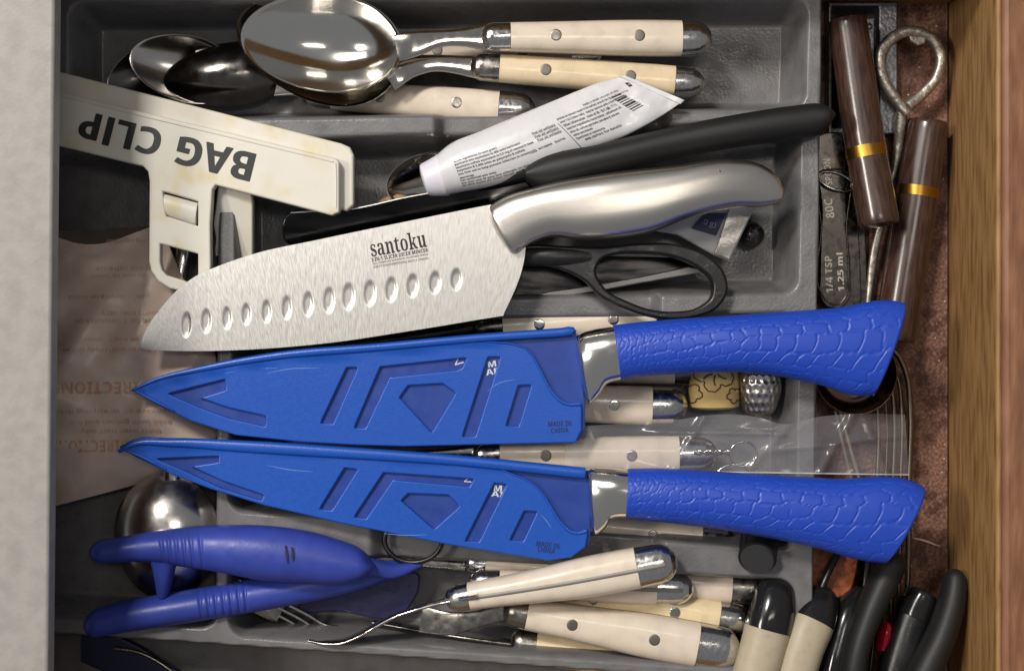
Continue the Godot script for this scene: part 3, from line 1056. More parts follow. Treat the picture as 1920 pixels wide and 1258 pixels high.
	lines = [["apply a small amount of this", 0.72, 0.90, 0, 1.90], ["product an amount equal to the surface area of the tip of a finger on the", 0.575, 0.93, 0, 1.76], ["area 1 to 3 times daily   may be covered with a sterile bandage", 0.575, 0.90, 0, 1.62], ["Other information   store at 20 - 25 C (68 - 77 F)", 0.575, 0.83, 1, 1.48], ["Inactive ingredients cocoa butter, cottonseed oil", 0.575, 0.83, 1, 1.34], ["olive oil, sodium pyruvate, tocopheryl acetate", 0.575, 0.80, 0, 1.20], ["white petrolatum", 0.575, 0.66, 0, 1.06], ["Questions or comments", 0.575, 0.70, 1, 0.92], ["see carton for details", 0.60, 0.76, 0, 0.78]]
	for l in lines: on_tube.call(l[0], l[1], l[2], l[4] + 0.12, 0.11, l[3] == 1)
	for k in 9:                                                        # bar code
		var w: float = [0.006, 0.003, 0.008, 0.003, 0.005, 0.009, 0.003, 0.006, 0.004][k]
		var a := 1.86 - k * 0.085
		var rows := []
		for i in 5:
			var q := PackedVector3Array()
			for j in 2:
				var p := s.at(lerpf(0.845, 0.895, i / 4.0), a + (j - 0.5) * w * 8.0, 0.00024)
				q.append(p + dent.call(lerpf(0.845, 0.895, i / 4.0), a, p, Vector3.ZERO))
			rows.append(q)
		g.grid(rows, false, true)
	var rows2 := []
	for i in 24:                                                       # the thin rule between the columns
		var a := 1.75 - i * 0.055
		var q := PackedVector3Array()
		for j in 2:
			var p := s.at(0.563 + j * 0.0025, a, 0.00024)
			q.append(p + dent.call(0.563, a, p, Vector3.ZERO))
		rows2.append(q)
	g.grid(rows2, false, true)
	var rows3 := []
	for i in 4:
		var q := PackedVector3Array()
		for j in 2:
			var p := s.at(0.965 + j * 0.018 - i * 0.004, 2.25 - i * 0.09, 0.0003)
			q.append(p + dent.call(0.965, 2.2, p, Vector3.ZERO))
		rows3.append(q)
	g.grid(rows3, false, true)
	obj("print", g, mat("print_black", rgb8(34, 34, 38), 0.5), t).set_meta("kind", "stuff")
	# long black rubber handle
	t = thing("rubber_grip_utensil", "long matte black rubber handle resting across the tray rim below the white tube", "utensil")
	swept("grip", rib([978, 322, 1000, 303, 1120, 272, 1250, 241, 1400, 212, 1480, 200, 1540, 196, 1566, 206], [978, 336, 1000, 349, 1120, 331, 1250, 301, 1400, 274, 1480, 262, 1540, 251, 1566, 226], [46, 47, 47, 48, 48], [9, 10.5, 10, 9.5, 8.5], 2.1, 60, 14, 30), black("rubber"), t, 36)
	swept("collar", rod([900, 350, 38, 950, 340, 41, 992, 326, 45], [9, 10, 14], [4, 5, 8], 2.0, 10), black("gloss"), t, 16)
	# packet
	t = thing("condiment_packet", "small white packet with navy label, under the steel handle of the santoku knife", "packet")
	g = Geo.new()
	plate(g, pts([1180, 400, 1250, 360, 1425, 360, 1411, 398, 1368, 490, 1338, 478, 1270, 440, 1210, 430]), 24, 2.2, 0.8, [], 7.0, func(p: Vector2): return 0.5 * sin(p.x * 0.05) + 0.4 * sin(p.y * 0.08 + p.x * 0.03))
	obj("wrapper", g, mat("packet_white", rgb8(206, 206, 208), 0.4, 0.0, {"smudge": 0.1}), t)
	g = Geo.new()
	plate(g, pts([1372, 376, 1418, 380, 1367, 486, 1340, 476]), 25.6, 0.9, 0.3, [], 7.0, func(p: Vector2): return 0.5 * sin(p.x * 0.05) + 0.4 * sin(p.y * 0.08 + p.x * 0.03))
	obj("seal", g, mat("packet_foil", rgb8(196, 192, 186), 0.34, 0.75, {"bump": 0.15, "bfreq": 0.12}), t)
	g = Geo.new()
	plate(g, pts([1296, 428, 1322, 400, 1362, 400, 1343, 442]), 25.3, 0.5, 0.1, [], 7.0, func(p: Vector2): return 0.5 * sin(p.x * 0.05) + 0.4 * sin(p.y * 0.08 + p.x * 0.03))
	obj("label_patch", g, mat("packet_navy", rgb8(28, 40, 86), 0.45), t)
	g = Geo.new()
	flat_letters(g, ".0 g)", 1314, 422, 1340, 430, 13, 26.3)
	obj("label_text", g, mat("packet_print", rgb8(160, 170, 190), 0.5), t)
	# dark round knob
	t = thing("round_ended_utensil", "dark round metal knob end lying on the tray floor beside the white packet", "utensil")
	g = Geo.new()
	turned(g, P(1408, 440, 14), [0.1, 7.0, 3, 6.4, 5.2, 4.4, 6.3, 1.6, 6.6, 0, 6.6, -1.4, 5.2, -5, 0.1, -8], 36)
	obj("ball", g, steel("dark"), t)
	swept("shaft", rod([1400, 430, 12, 1330, 400, 12, 1200, 360, 12], [20, 18, 16], [4], 2, 10), black("plastic"), t)
	# knife with a bright edge, seen through the scissor loop
	t = thing("paring_knife", "polished steel blade with bright edge passing under the black scissor loop", "knife")
	g = Geo.new()
	plate(g, pts([930, 548, 930, 505, 1100, 480, 1270, 483, 1318, 500, 1327, 509, 1200, 528, 1128, 541, 948, 571, 930, 572]), 24, 1.6, 0.3, [], 8.0)
	obj("blade", g, mats["steel_mirror_dark"], t)
	g = Geo.new()
	plate(g, pts([930, 576, 930, 563, 1128, 532, 1200, 519, 1290, 500, 1327, 509, 1200, 531, 1128, 545]), 24.5, 1.6, 0.6, [], 8.0, func(p: Vector2): return -(p.y - 509.0 - (1327.0 - p.x) * 0.165) * 0.03)
	obj("edge_bevel", g, steel("satin"), t)
	# scissors
	t = thing("kitchen_scissors", "black scissor handle with one big oval finger loop, right of the santoku blade", "scissors")
	g = Geo.new()
	var outer := smooth_path([940, 470, 986, 459, 1060, 461, 1128, 463, 1200, 456, 1262, 457, 1323, 476, 1358, 510, 1365, 545, 1345, 578, 1300, 596, 1250, 599, 1199, 589, 1160, 574, 1128, 558, 1096, 527, 1050, 505, 1000, 496, 940, 500], 5, true)
	var hole := smooth_path([1118, 505, 1128, 487, 1155, 477, 1199, 475, 1262, 482, 1310, 503, 1336, 530, 1334, 556, 1310, 576, 1265, 584, 1220, 580, 1175, 564, 1135, 541], 5, true)
	plate(g, outer, 47, 8.0, 1.3, [hole], 5.0, func(p: Vector2): return 1.2 - absf(p.x - 1240.0) * 0.006)
	obj("finger_loop", g, black("plastic"), t)
	swept("shank", rod([900, 470, 40, 960, 478, 42, 1040, 482, 46, 1110, 482, 46], [20, 20, 17, 12], [4, 4.5, 3.2, 1.5], 2.3, 14), black("plastic"), t)

# ---------------------------------------------------------------- santoku
func build_santoku():
	var t := thing("santoku_knife", "large steel santoku knife with dimpled blade and smooth steel handle, tip pointing left", "knife")
	var spine := pts([262, 652, 268, 632, 280, 608, 300, 580, 345, 533, 372, 515, 412, 498, 470, 478, 600, 449, 760, 416, 920, 384, 975, 374])
	var edge := pts([262, 655, 300, 657, 340, 658, 427, 657, 577, 647, 640, 640, 727, 627, 840, 609, 893, 600, 944, 592])
	var ds := lengths(spine)
	var de := lengths(edge)
	var dim := [[349, 609, 9, 24], [386, 602, 9, 23], [425, 596, 8, 21], [461, 589, 8, 20], [499, 584, 8.5, 21], [537, 577, 8.5, 22], [577, 570, 9.5, 23], [616, 563, 10.5, 24], [653, 556, 11.5, 25], [693, 550, 11.5, 24], [733, 543, 11, 23], [773, 536, 11, 21.5], [815, 530, 11, 20.5], [855, 524, 10.5, 20]]
	var height := func(p: Vector2, v: float) -> float:
		var y := 52.0 - 0.9 * v - 0.5 * v * v + (p.x - 600.0) * 0.002
		for d in dim:
			var q := Vector2((p.x - d[0]) / d[2], (p.y - d[1]) / d[3])
			q.x += q.y * 0.12
			var r := q.length_squared()
			if r < 1.45: y -= 0.75 * (1.0 - smoothstep(0.25, 1.2, r)) * (0.75 + 0.45 * q.x)
		return y
	var rows := []
	var under := []
	var us := PackedFloat32Array()
	var vs := PackedFloat32Array()
	var nv := 70
	for j in nv + 1: vs.append(j / float(nv) * 0.05)
	for i in 361:
		var f := pow(i / 360.0, 1.15)
		var a := curve_pt(spine, ds, f)
		var b := curve_pt(edge, de, f)
		var row := PackedVector3Array()
		var low := PackedVector3Array()
		us.append(f * 0.18)
		for j in nv + 1:
			var v := j / float(nv)
			var p := a.lerp(b, v)
			p.x += 24.0 * sin(PI * clampf(v * 1.02, 0, 1)) * smoothstep(0.93, 1.0, f)
			row.append(P(p.x, p.y, height.call(p, v)))
			low.append(P(p.x, p.y, 49.8 - 0.3 * v))
		rows.append(row)
		under.append(low)
	var g := Geo.new()
	g.grid(rows, false, true, us, vs)
	var skirt := []
	var top := PackedVector3Array()
	var bot := PackedVector3Array()
	for i in 361:
		top.append(rows[i][0])
		bot.append(under[i][0])
	for j in nv + 1:
		top.append(rows[360][j])
		bot.append(under[360][j])
	for i in 361:
		top.append(rows[360 - i][nv])
		bot.append(under[360 - i][nv])
	g.grid([top, bot], false)
	g.grid(under, false, true)
	var br := StandardMaterial3D.new()
	br.resource_name = "brushed_blade"
	br.albedo_color = rgb8(220, 218, 213)
	br.metallic = 1.0
	br.roughness = 1.0
	br.albedo_texture = noise(0.11, 3, [0.2, shade(0.92), 0.5, shade(0.97), 0.8, shade(1.0)], FastNoiseLite.TYPE_SIMPLEX_SMOOTH, 0.0, 512, 51)
	br.roughness_texture = noise(0.11, 3, [0.2, shade(0.37), 0.8, shade(0.43)], FastNoiseLite.TYPE_SIMPLEX_SMOOTH, 0.0, 512, 51)
	br.normal_enabled = true
	br.normal_scale = 0.06
	br.normal_texture = noise(0.15, 3, [], FastNoiseLite.TYPE_SIMPLEX_SMOOTH, 1.5, 512, 52)
	br.uv1_scale = Vector3(30, 2.0, 1)
	obj("blade", g, br, t)
	g = Geo.new()
	var on := func(p: Vector2) -> float: return 52.15 + (p.x - 600.0) * 0.002 - 0.25
	flat_letters(g, "santoku", 697, 482, 801, 463, 32, on, "Droid Serif", 700)
	flat_letters(g, "3 IN 1 SLICER DICER MINCER", 697, 491, 803, 472, 7, on, "Droid Sans", 700)
	flat_letters(g, "ALL PURPOSE JAPANESE INSPIRED KNIFE", 699, 497, 803, 479, 4, on)
	flat_letters(g, "USE IT FOR EVERYTHING DICE A ONION", 700, 503, 803, 486, 4, on)
	obj("lettering", g, mat("etched_black", rgb8(26, 25, 24), 0.5), t)
	g = Geo.new()
	for d in [[660, 582, 3], [667, 578, 2], [672, 583, 1.6], [655, 587, 1.2], [900, 560, 1.2], [888, 430, 1.2]]:
		turned(g, P(d[0], d[1], 51.0 - 0.45), [0.02, 0.3, d[2] * 0.25, 0.2, d[2] * 0.27, -0.4], 7, func(a, _k): return 0.8 + 0.3 * sin(a * 3.0 + d[0]))
	obj("rust_spot", g, mat("rust", rgb8(84, 58, 40), 0.8), t).set_meta("kind", "stuff")
	var s := rib([912, 402, 916, 390, 935, 376, 1006, 351, 1116, 329, 1262, 312, 1372, 300, 1427, 310, 1456, 332, 1470, 366], [945, 462, 966, 476, 990, 460, 1029, 445, 1092, 450, 1163, 446, 1216, 437, 1287, 412, 1376, 390, 1440, 386, 1470, 378], [52, 53, 54, 54, 52], [8, 11, 12.5, 12.5, 12, 10, 6], 2.9, 90, 16, 14)
	swept("handle", s, steel("satin"), t, 56)
	g = Geo.new()
	for d in [[1335, 338, 5], [1342, 345, 3], [1328, 347, 3.4], [1350, 320, 3], [1336, 352, 2.2], [1345, 334, 2], [1322, 340, 2]]:
		turned(g, P(d[0], d[1], 66.0) - Vector3(0, 0.0009, 0), [0.02, 0.12, d[2] * 0.25, 0.06, d[2] * 0.3, -2.0], 7, func(a, _k): return 0.75 + 0.35 * sin(a * 2.0 + d[1]))
	obj("stain", g, mat("food_stain", rgb8(140, 104, 72), 0.6), t).set_meta("kind", "stuff")

# ---------------------------------------------------------------- two blue knives in blade guards
func build_blue_knives():
	var guard := mat("guard_blue", rgb8(19, 79, 176), 0.35, 0.0, {"smudge": 0.03, "sfreq": 0.1, "wear": 0.02, "bump": 0.1, "bfreq": 0.3})
	var coat := mat("blade_blue", rgb8(32, 64, 148), 0.38, 0.1, {"smudge": 0.06, "wear": 0.08})
	var grip := mat("grip_blue", rgb8(28, 68, 178), 0.42, 0.0, {"smudge": 0.05})
	var mark := mat("blade_mark", rgb8(205, 208, 205), 0.5)
	var dark := mat("guard_print", rgb8(18, 40, 100), 0.5)
	for k in 2:
		var t: Node3D
		var outline: PackedVector2Array
		var body: PackedVector2Array
		var holes: Array
		var y0 := 50.0
		if k == 0:
			t = thing("kitchen_knife", "upper of two blue knives in slotted blue guards, just under the santoku blade", "knife", "blue knives in blade guards")
			outline = smooth_path([247, 729, 287, 710, 381, 687, 521, 663, 709, 647, 896, 630, 1074, 618], 8)
			body = pts([247, 729, 287, 711, 381, 689, 521, 665, 709, 649, 896, 641, 971, 646, 985, 651, 995, 661, 1010, 686, 1037, 736, 1048, 748, 1066, 756, 1086, 754, 1091, 764, 1091, 806, 1079, 830, 756, 837, 660, 834, 568, 829, 442, 816, 357, 789, 287, 755])
			holes = [pts([315, 738, 422, 711, 423, 731, 374, 746, 430, 765, 498, 780, 497, 799, 430, 784, 370, 762]), pts([650, 689, 670, 689, 624, 794, 601, 793]), pts([713, 688, 875, 671, 866, 690, 857, 694, 730, 707, 685, 802, 664, 802]), pts([765, 723, 830, 719, 854, 737, 809, 811, 749, 745]), pts([915, 670, 938, 669, 891, 818, 867, 818]), pts([972, 723, 996, 722, 972, 799, 949, 798])]
		else:
			t = thing("kitchen_knife", "lower of two blue knives in slotted blue guards, just above the blue ribbed tool", "knife", "blue knives in blade guards")
			outline = smooth_path([222, 838, 249, 824, 322, 821, 445, 827, 640, 839, 836, 852, 1097, 878], 8)
			body = pts([222, 838, 249, 826, 322, 823, 445, 830, 640, 842, 836, 858, 940, 878, 964, 888, 985, 896, 1003, 908, 1018, 924, 1032, 947, 1052, 978, 1066, 992, 1085, 996, 1101, 992, 1102, 1000, 1098, 1025, 1071, 1045, 1027, 1051, 836, 1020, 640, 981, 494, 947, 396, 917, 322, 890, 249, 854])
			holes = [pts([293, 860, 410, 855, 410, 866, 357, 874, 415, 901, 494, 928, 491, 938, 415, 915, 340, 880]), pts([646, 877, 670, 880, 622, 956, 599, 954]), pts([719, 886, 888, 898, 880, 912, 736, 899, 686, 972, 664, 969]), pts([765, 925, 841, 928, 861, 949, 813, 992, 752, 938]), pts([927, 905, 950, 908, 898, 1015, 872, 1014]), pts([983, 958, 1007, 959, 981, 1014, 956, 1012])]
		# front of the guard: dished a little towards its edges
		var d := outline
		var lens := lengths(d)
		var ridge := func(p: Vector2) -> float:
			var best := 1e9
			for q in d: best = minf(best, q.distance_to(p))
			return -0.7 * smoothstep(9.0, 20.0, best) - 0.25 * smoothstep(20.0, 160.0, best)
		var g := Geo.new()
		plate(g, body, y0, 2.4, 0.7, holes, 6.0, ridge)
		obj("guard_front", g, guard, t)
		# rim of the exposed corner
		var lip: Array = [[900, 640, 51, 971, 648, 51, 985, 653, 51, 995, 663, 51, 1010, 688, 51, 1037, 738, 51, 1048, 750, 51, 1066, 758, 51, 1088, 757, 51], [900, 868, 51, 940, 880, 51, 964, 890, 51, 985, 898, 51, 1003, 910, 51, 1018, 926, 51, 1032, 949, 51, 1052, 980, 51, 1066, 994, 51, 1085, 999, 51, 1099, 995, 51]][k]
		for i in range(2, lip.size(), 3): lip[i] = 49.2
		swept("guard_lip", rod(lip, [1.5, 3.4], [0.9], 2.2, 40), guard, t, 10)
		# folded back along the spine
		var sp := []
		for i in range(0, d.size(), 2): sp.append_array([d[i].x, d[i].y + (4.0 if k == 0 else 9.0), y0 - 1.2])
		sp.append_array([d[d.size() - 1].x, d[d.size() - 1].y + (5.0 if k == 0 else 9.0), y0 - 1.2])
		swept("guard_spine", rod(sp, [3, 7, 8, 8, 9] if k == 0 else [4, 11, 11, 10, 11], [2.0, 2.6, 2.8, 2.8], 2.6, 80, 3, 2), guard, t, 18)
		swept("tip_rib", rod([[255, 733, 49.6, 287, 750, 49.6, 327, 770, 49.4], [232, 842, 49.6, 270, 858, 49.6, 312, 880, 49.4]][k], [2.5, 3.5, 1.5], [0.8], 2, 16), guard, t, 10)
		# back of the guard and the blade between
		var hull: PackedVector2Array = outline.duplicate()
		var lower := body.duplicate()
		var started := false
		var tail := PackedVector2Array()
		for p in lower:
			if p.x > 1088: started = true
			if started: tail.append(p)
		hull.append_array(tail)
		g = Geo.new()
		plate(g, hull, y0 - 5.2, 2.0, 0.8, [], 14.0)
		obj("guard_back", g, guard, t)
		var steel_edge := PackedVector2Array()
		var mid := Vector2(660, 745) if k == 0 else Vector2(660, 905)
		for p in hull: steel_edge.append(p + (mid - p).normalized() * 7.0 if p.x < 1060 else p + Vector2(6, 4 if p.y < mid.y else -4))
		g = Geo.new()
		plate(g, steel_edge, y0 - 3.0, 1.6, 0.3, [], 14.0)
		obj("blade", g, coat, t)
		g = Geo.new()
		if k == 0:
			flat_letters(g, "MA", 916, 689, 946, 684, 11, y0 - 2.93, "Droid Sans", 700)
			flat_letters(g, "AF", 912, 704, 936, 700, 11, y0 - 2.93, "Droid Sans", 700)
			flat_letters(g, "<", 858, 690, 870, 680, 16, y0 - 2.93, "Droid Sans", 400)
		else:
			flat_letters(g, "MA", 926, 920, 956, 922, 11, y0 - 2.93, "Droid Sans", 700)
			flat_letters(g, "AI", 921, 930, 944, 932, 10, y0 - 2.93, "Droid Sans", 700)
			flat_letters(g, "<", 872, 908, 884, 904, 12, y0 - 2.93, "Droid Sans", 400)
		obj("blade_lettering", g, mark, t)
		g = Geo.new()
		if k == 0:
			flat_letters(g, "MADE IN", 1028, 800, 1071, 798, 10, y0 - 0.72, "Droid Sans", 700)
			flat_letters(g, "CHINA", 1033, 812, 1066, 810, 9, y0 - 0.72, "Droid Sans", 700)
		else:
			flat_letters(g, "MADE IN", 1005, 1023, 1048, 1029, 10, y0 - 0.72, "Droid Sans", 700)
			flat_letters(g, "CHINA", 1007, 1033, 1040, 1038, 9, y0 - 0.72, "Droid Sans", 700)
		obj("origin_lettering", g, dark, t)
		var sc: Array = [[[914, 733, 934, 719, 966, 711], [500, 700, 540, 692, 600, 690], [420, 700, 470, 692, 520, 690]], [[500, 872, 540, 880, 586, 884], [720, 1000, 760, 1003, 800, 1002], [1014, 965, 1024, 975, 1034, 990]]][k]
		g = Geo.new()
		for line in sc:
			var l3 := []
			for i in range(0, line.size(), 2): l3.append_array([line[i], line[i + 1], y0 + ridge.call(Vector2(line[i], line[i + 1])) + 0.02])
			skin(g, rod(l3, [0.3, 0.8, 0.3], [0.03], 2, 12), 6)
		obj("scratch", g, mat("scratch_pale", rgb8(96, 132, 200), 0.5), t).set_meta("kind", "stuff")
		# chrome bolster
		var bs := rib([1077, 634, 1084, 627, 1110, 618, 1150, 612], [1098, 758, 1104, 757, 1122, 742, 1138, 720, 1164, 712], [49, 50, 51], [8.5, 10, 10.5, 10.5], 2.3, 40, 7, 0) if k == 0 else rib([1098, 884, 1104, 879, 1130, 877, 1180, 881], [1109, 1003, 1116, 1003, 1132, 992, 1146, 975, 1176, 971], [49, 50, 51], [8.5, 10, 10.5, 10.5], 2.3, 40, 7, 0)
		swept("bolster", bs, steel("mirror"), t, 44)
		# moulded grip with a crocodile-skin relief
		var gs := rib([1146, 610, 1180, 606, 1420, 588, 1560, 578, 1690, 567, 1704, 572], [1160, 713, 1190, 708, 1300, 700, 1420, 700, 1530, 720, 1610, 742, 1643, 740], [51, 52, 54, 55, 56, 57], [11, 11.5, 11.5, 11.5, 11, 10], 2.25, 330, 3, 9) if k == 0 else rib([1174, 879, 1200, 878, 1400, 887, 1560, 897, 1720, 906, 1740, 918], [1168, 971, 1200, 974, 1400, 1000, 1530, 1027, 1620, 1051, 1666, 1056], [51, 52, 53, 54, 55, 56], [11, 11.5, 11.5, 11.5, 11, 10], 2.25, 330, 3, 9)
		var sd := k * 37
		g = Geo.new()
		skin(g, gs, 170, func(u: float, ang: float, _p: Vector3, h: Vector3) -> Vector3: return h.normalized() * scales(u, ang, sd))
		obj("grip", g, grip, t)

func hash2(a: int, b: int, c: int) -> float:
	var n := (a * 374761393 + b * 668265263 + c * 2147483647) & 0x7fffffff
	n = ((n ^ (n >> 13)) * 1274126177) & 0x7fffffff
	return float((n ^ (n >> 16)) & 0xffff) / 65535.0

# height in metres of the scale relief: big blocky scales along the middle, small round ones near the bolster and the sides
func scales(u: float, ang: float, sd: int) -> float:
	if ang < -0.5 or ang > PI + 0.5: return 0.0
	var across := (ang - PI / 2) / (PI / 2)
	var grow := 0.42 + 0.58 * smoothstep(0.02, 0.42, u)
	var x := pow(u, 0.86) * 15.0 / (0.75 + 0.25 * grow) + 5.0 * (1.0 - exp(-u * 7.0))
	var yv := across * (3.6 + 1.2 * absf(across)) / (0.55 + 0.45 * grow) + 20.0 - x * 0.10
	x += 0.18 * sin(yv * 2.3)
	var bx := int(floor(x))
	var by := int(floor(yv))
	var d1 := 9.0
	var d2 := 9.0
	for j in range(by - 1, by + 2):
		var shift := 0.5 if j % 2 else 0.0
		for i in range(bx - 2, bx + 2):
			var cx := i + 0.5 + shift + (hash2(i, j, sd) - 0.5) * 0.55
			var cy := j + 0.5 + (hash2(i + 91, j, sd) - 0.5) * 0.45
			var dd := maxf(absf(x - cx), absf(yv - cy) * 1.05) * 0.65 + Vector2(x - cx, yv - cy).length() * 0.35
			if dd < d1:
				d2 = d1
				d1 = dd
			elif dd < d2: d2 = dd
	var gap := d2 - d1
	return -0.00040 * (1.0 - smoothstep(0.015, 0.10, gap)) * smoothstep(0.0, 0.02, u) * (1.0 - smoothstep(0.965, 0.99, u))

# ---------------------------------------------------------------- third compartment
func build_table_knives():
	var t := cutlery("table_knife", "cream-handled knife lying between the scissor loop and the upper blue knife", "knife", [884, 616, 22], [1282, 588, 20], 26, 30, 7.0, {"ferrule": 58, "cap": 54, "metal": "dark", "rivets": [0.317, 0.662], "bow": 2})
	swept("blade", rod([650, 646, 21, 760, 634, 22, 890, 615, 22], [10, 14, 18], [1.5, 1.8, 2.4], 2.6, 12), mats["steel_mirror_dark"], t)
	t = cutlery("table_knife", "cream knife handle showing as a sliver right under the upper blue grip", "knife", [940, 690, 18], [1322, 692, 18], 26, 28, 6.5, {"metal": "dark", "tone": 2})
	t = cutlery("table_fork", "cream handle with chrome cap between the blue knives, left of the flowered spreader", "fork", [880, 752, 25], [1290, 762, 24], 31, 35, 7.2, {"cap": 68, "rivets": [0.30, 0.658], "tone": 0})
	t = cutlery("table_fork", "cream handle whose chrome cap touches the twisted wire loop, above the lower blue knife", "fork", [884, 852, 27], [1346, 852, 25], 31, 34, 7.4, {"ferrule": 52, "cap": 74, "rivets": [0.30, 0.645], "tone": 0})
	neck(t, [780, 856, 26, 830, 853, 27, 890, 852, 27], [14, 15, 24], [1.4, 1.6, 2.0])
	t = cutlery("table_fork", "cream handle with pitted cap, directly under the lower blue knife's bolster", "fork", [960, 975, 20], [1382, 1016, 20], 28, 30, 7.0, {"cap": 68, "metal": "worn", "rivets": [0.28, 0.62], "tone": 0})
	# the flowered spreader handle
	t = thing("spreader", "cream ceramic handle drawn with brown flowers, under the upper blue grip", "spreader")
	var cer := mat("ceramic_cream", rgb8(214, 184, 118), 0.3, 0.0, {"wear": 0.1, "coat": 0.4})
	var s := rod([1338, 560, 18, 1338, 640, 20, 1338, 700, 20, 1338, 768, 19], [30, 40, 46, 48], [8, 10, 11, 11], 2.5, 24, 0, 10)
	swept("handle", s, cer, t, 36)
	var g := Geo.new()
	for c in [[1340, 698, 40, 0.3], [1298, 738, 20, 1.0], [1378, 742, 16, 0.4]]:
		var path := PackedVector3Array()
		for i in 70:
			var a := TAU * i / 70.0
			var r: float = c[2] * (0.6 + 0.4 * pow(absf(sin(a * 2.5 + c[3])), 0.6)) * (0.975 + 0.025 * cos(a * 20.0))
			var p := Vector2(c[0] + r * cos(a), c[1] + r * sin(a) * 0.95)
			var w := P(p.x, p.y, 30.0)
			path.append(Vector3(w.x, top_of(s, w.x, w.z) + 0.0001, w.z))
		ring(g, path, 0.00035, 5)
	for k in 6:
		var a := TAU * k / 6.0 + 0.5
		var path := PackedVector3Array()
		for i in 12:
			var f := i / 11.0
			var off := sin(f * PI) * 2.5
			var p := Vector2(1340 + cos(a) * (5 + 20 * f) - sin(a) * off, 698 + sin(a) * (5 + 20 * f) + cos(a) * off)
			var w := P(p.x, p.y, 30.0)
			path.append(Vector3(w.x, top_of(s, w.x, w.z) + 0.0001, w.z))
		for i in range(10, 0, -1): path.append(path[i] + Vector3(0.0002, 0, 0.0002))
		ring(g, path, 0.0003, 5)
	obj("flower_drawing", g, mat("brown_ink", rgb8(92, 62, 42), 0.6), t).set_meta("kind", "stuff")
	# hammered silver end
	t = thing("hammered_spreader", "silver hammered egg-shaped handle end, right of the flowered spreader", "spreader")
	s = rod([1424, 580, 18, 1424, 640, 19, 1424, 690, 20, 1424, 740, 20, 1424, 782, 19], [16, 26, 38, 42, 24], [6, 9, 11, 11, 6], 2.0, 90, 0, 16)
	var facet := func(u: float, ang: float, _p: Vector3, h: Vector3) -> Vector3:
		var row := u * 13.0
		var r0: float = floor(row)
		var fx := (ang / TAU * 20.0 + 0.5 * fmod(r0, 2.0))
		fx -= floor(fx) + 0.5
		var fy: float = row - r0 - 0.5
		var k := 1.0 - smoothstep(0.0, 0.62, Vector2(fx, fy).length())
		return h.normalized() * -0.0009 * k
	swept("handle", s, steel("satin"), t, 120, facet)
	# wire tester loop and its holder
	t = thing("wire_loop", "thin twisted wire with a round eye, beside the chrome cap under the plastic bag", "skewer")
	g = Geo.new()
	var path := PackedVector3Array()
	for i in 40:
		var a := PI + TAU * (i + 1.5) / 43.0
		path.append(P(1394 + 25 * cos(a), 851 + 23 * sin(a), 33))
	ring(g, path, 0.00055, 8)
	obj("eye", g, steel("polished"), t)
	for k in 2:
		var tw := []
		for i in 14:
			var a := i * 0.9 + k * PI
			tw.append_array([1300 + i * 5.4, 848 + 3.4 * sin(a), 33 + 0.8 * cos(a)])
		swept("strand", rod(tw, 2.2, [0.55], 2, 60), steel("polished"), t, 8)
	t = thing("ring", "steel ring half hidden at the upper edge of the lower blue grip", "ring")
	g = Geo.new()
	path = PackedVector3Array()
	for i in 40: path.append(P(1376 + 38 * cos(TAU * i / 40.0), 908 + 38 * sin(TAU * i / 40.0), 24))
	ring(g, path, 0.0008, 8)
	obj("hoop", g, steel("polished"), t)
	t = thing("brass_knob", "small brass knob at the upper edge of the lower blue grip", "knob")
	g = Geo.new()
	turned(g, P(1442, 906, 18), [0.1, 4, 3, 3.6, 5.4, 2.0, 6, 0, 5, -2, 4, -6], 28)
	obj("head", g, mat("brass", rgb8(196, 168, 84), 0.3, 0.9, {"wear": 0.2}), t)

func top_of(s: Sweep, x: float, z: float) -> float:
	for i in s.c.size() - 1:
		if (s.c[i].z - z) * (s.c[i + 1].z - z) <= 0.0:
			var f := (z - s.c[i].z) / (s.c[i + 1].z - s.c[i].z)
			var c := s.c[i].lerp(s.c[i + 1], f)
			var w := lerpf(s.w[i].length(), s.w[i + 1].length(), f)
			var h := lerpf(s.h[i].length(), s.h[i + 1].length(), f)
			return c.y + h * pow(maxf(0.0, 1.0 - pow(minf(1.0, absf(x - c.x) / w), s.e)), 1.0 / s.e)
	return s.c[0].y

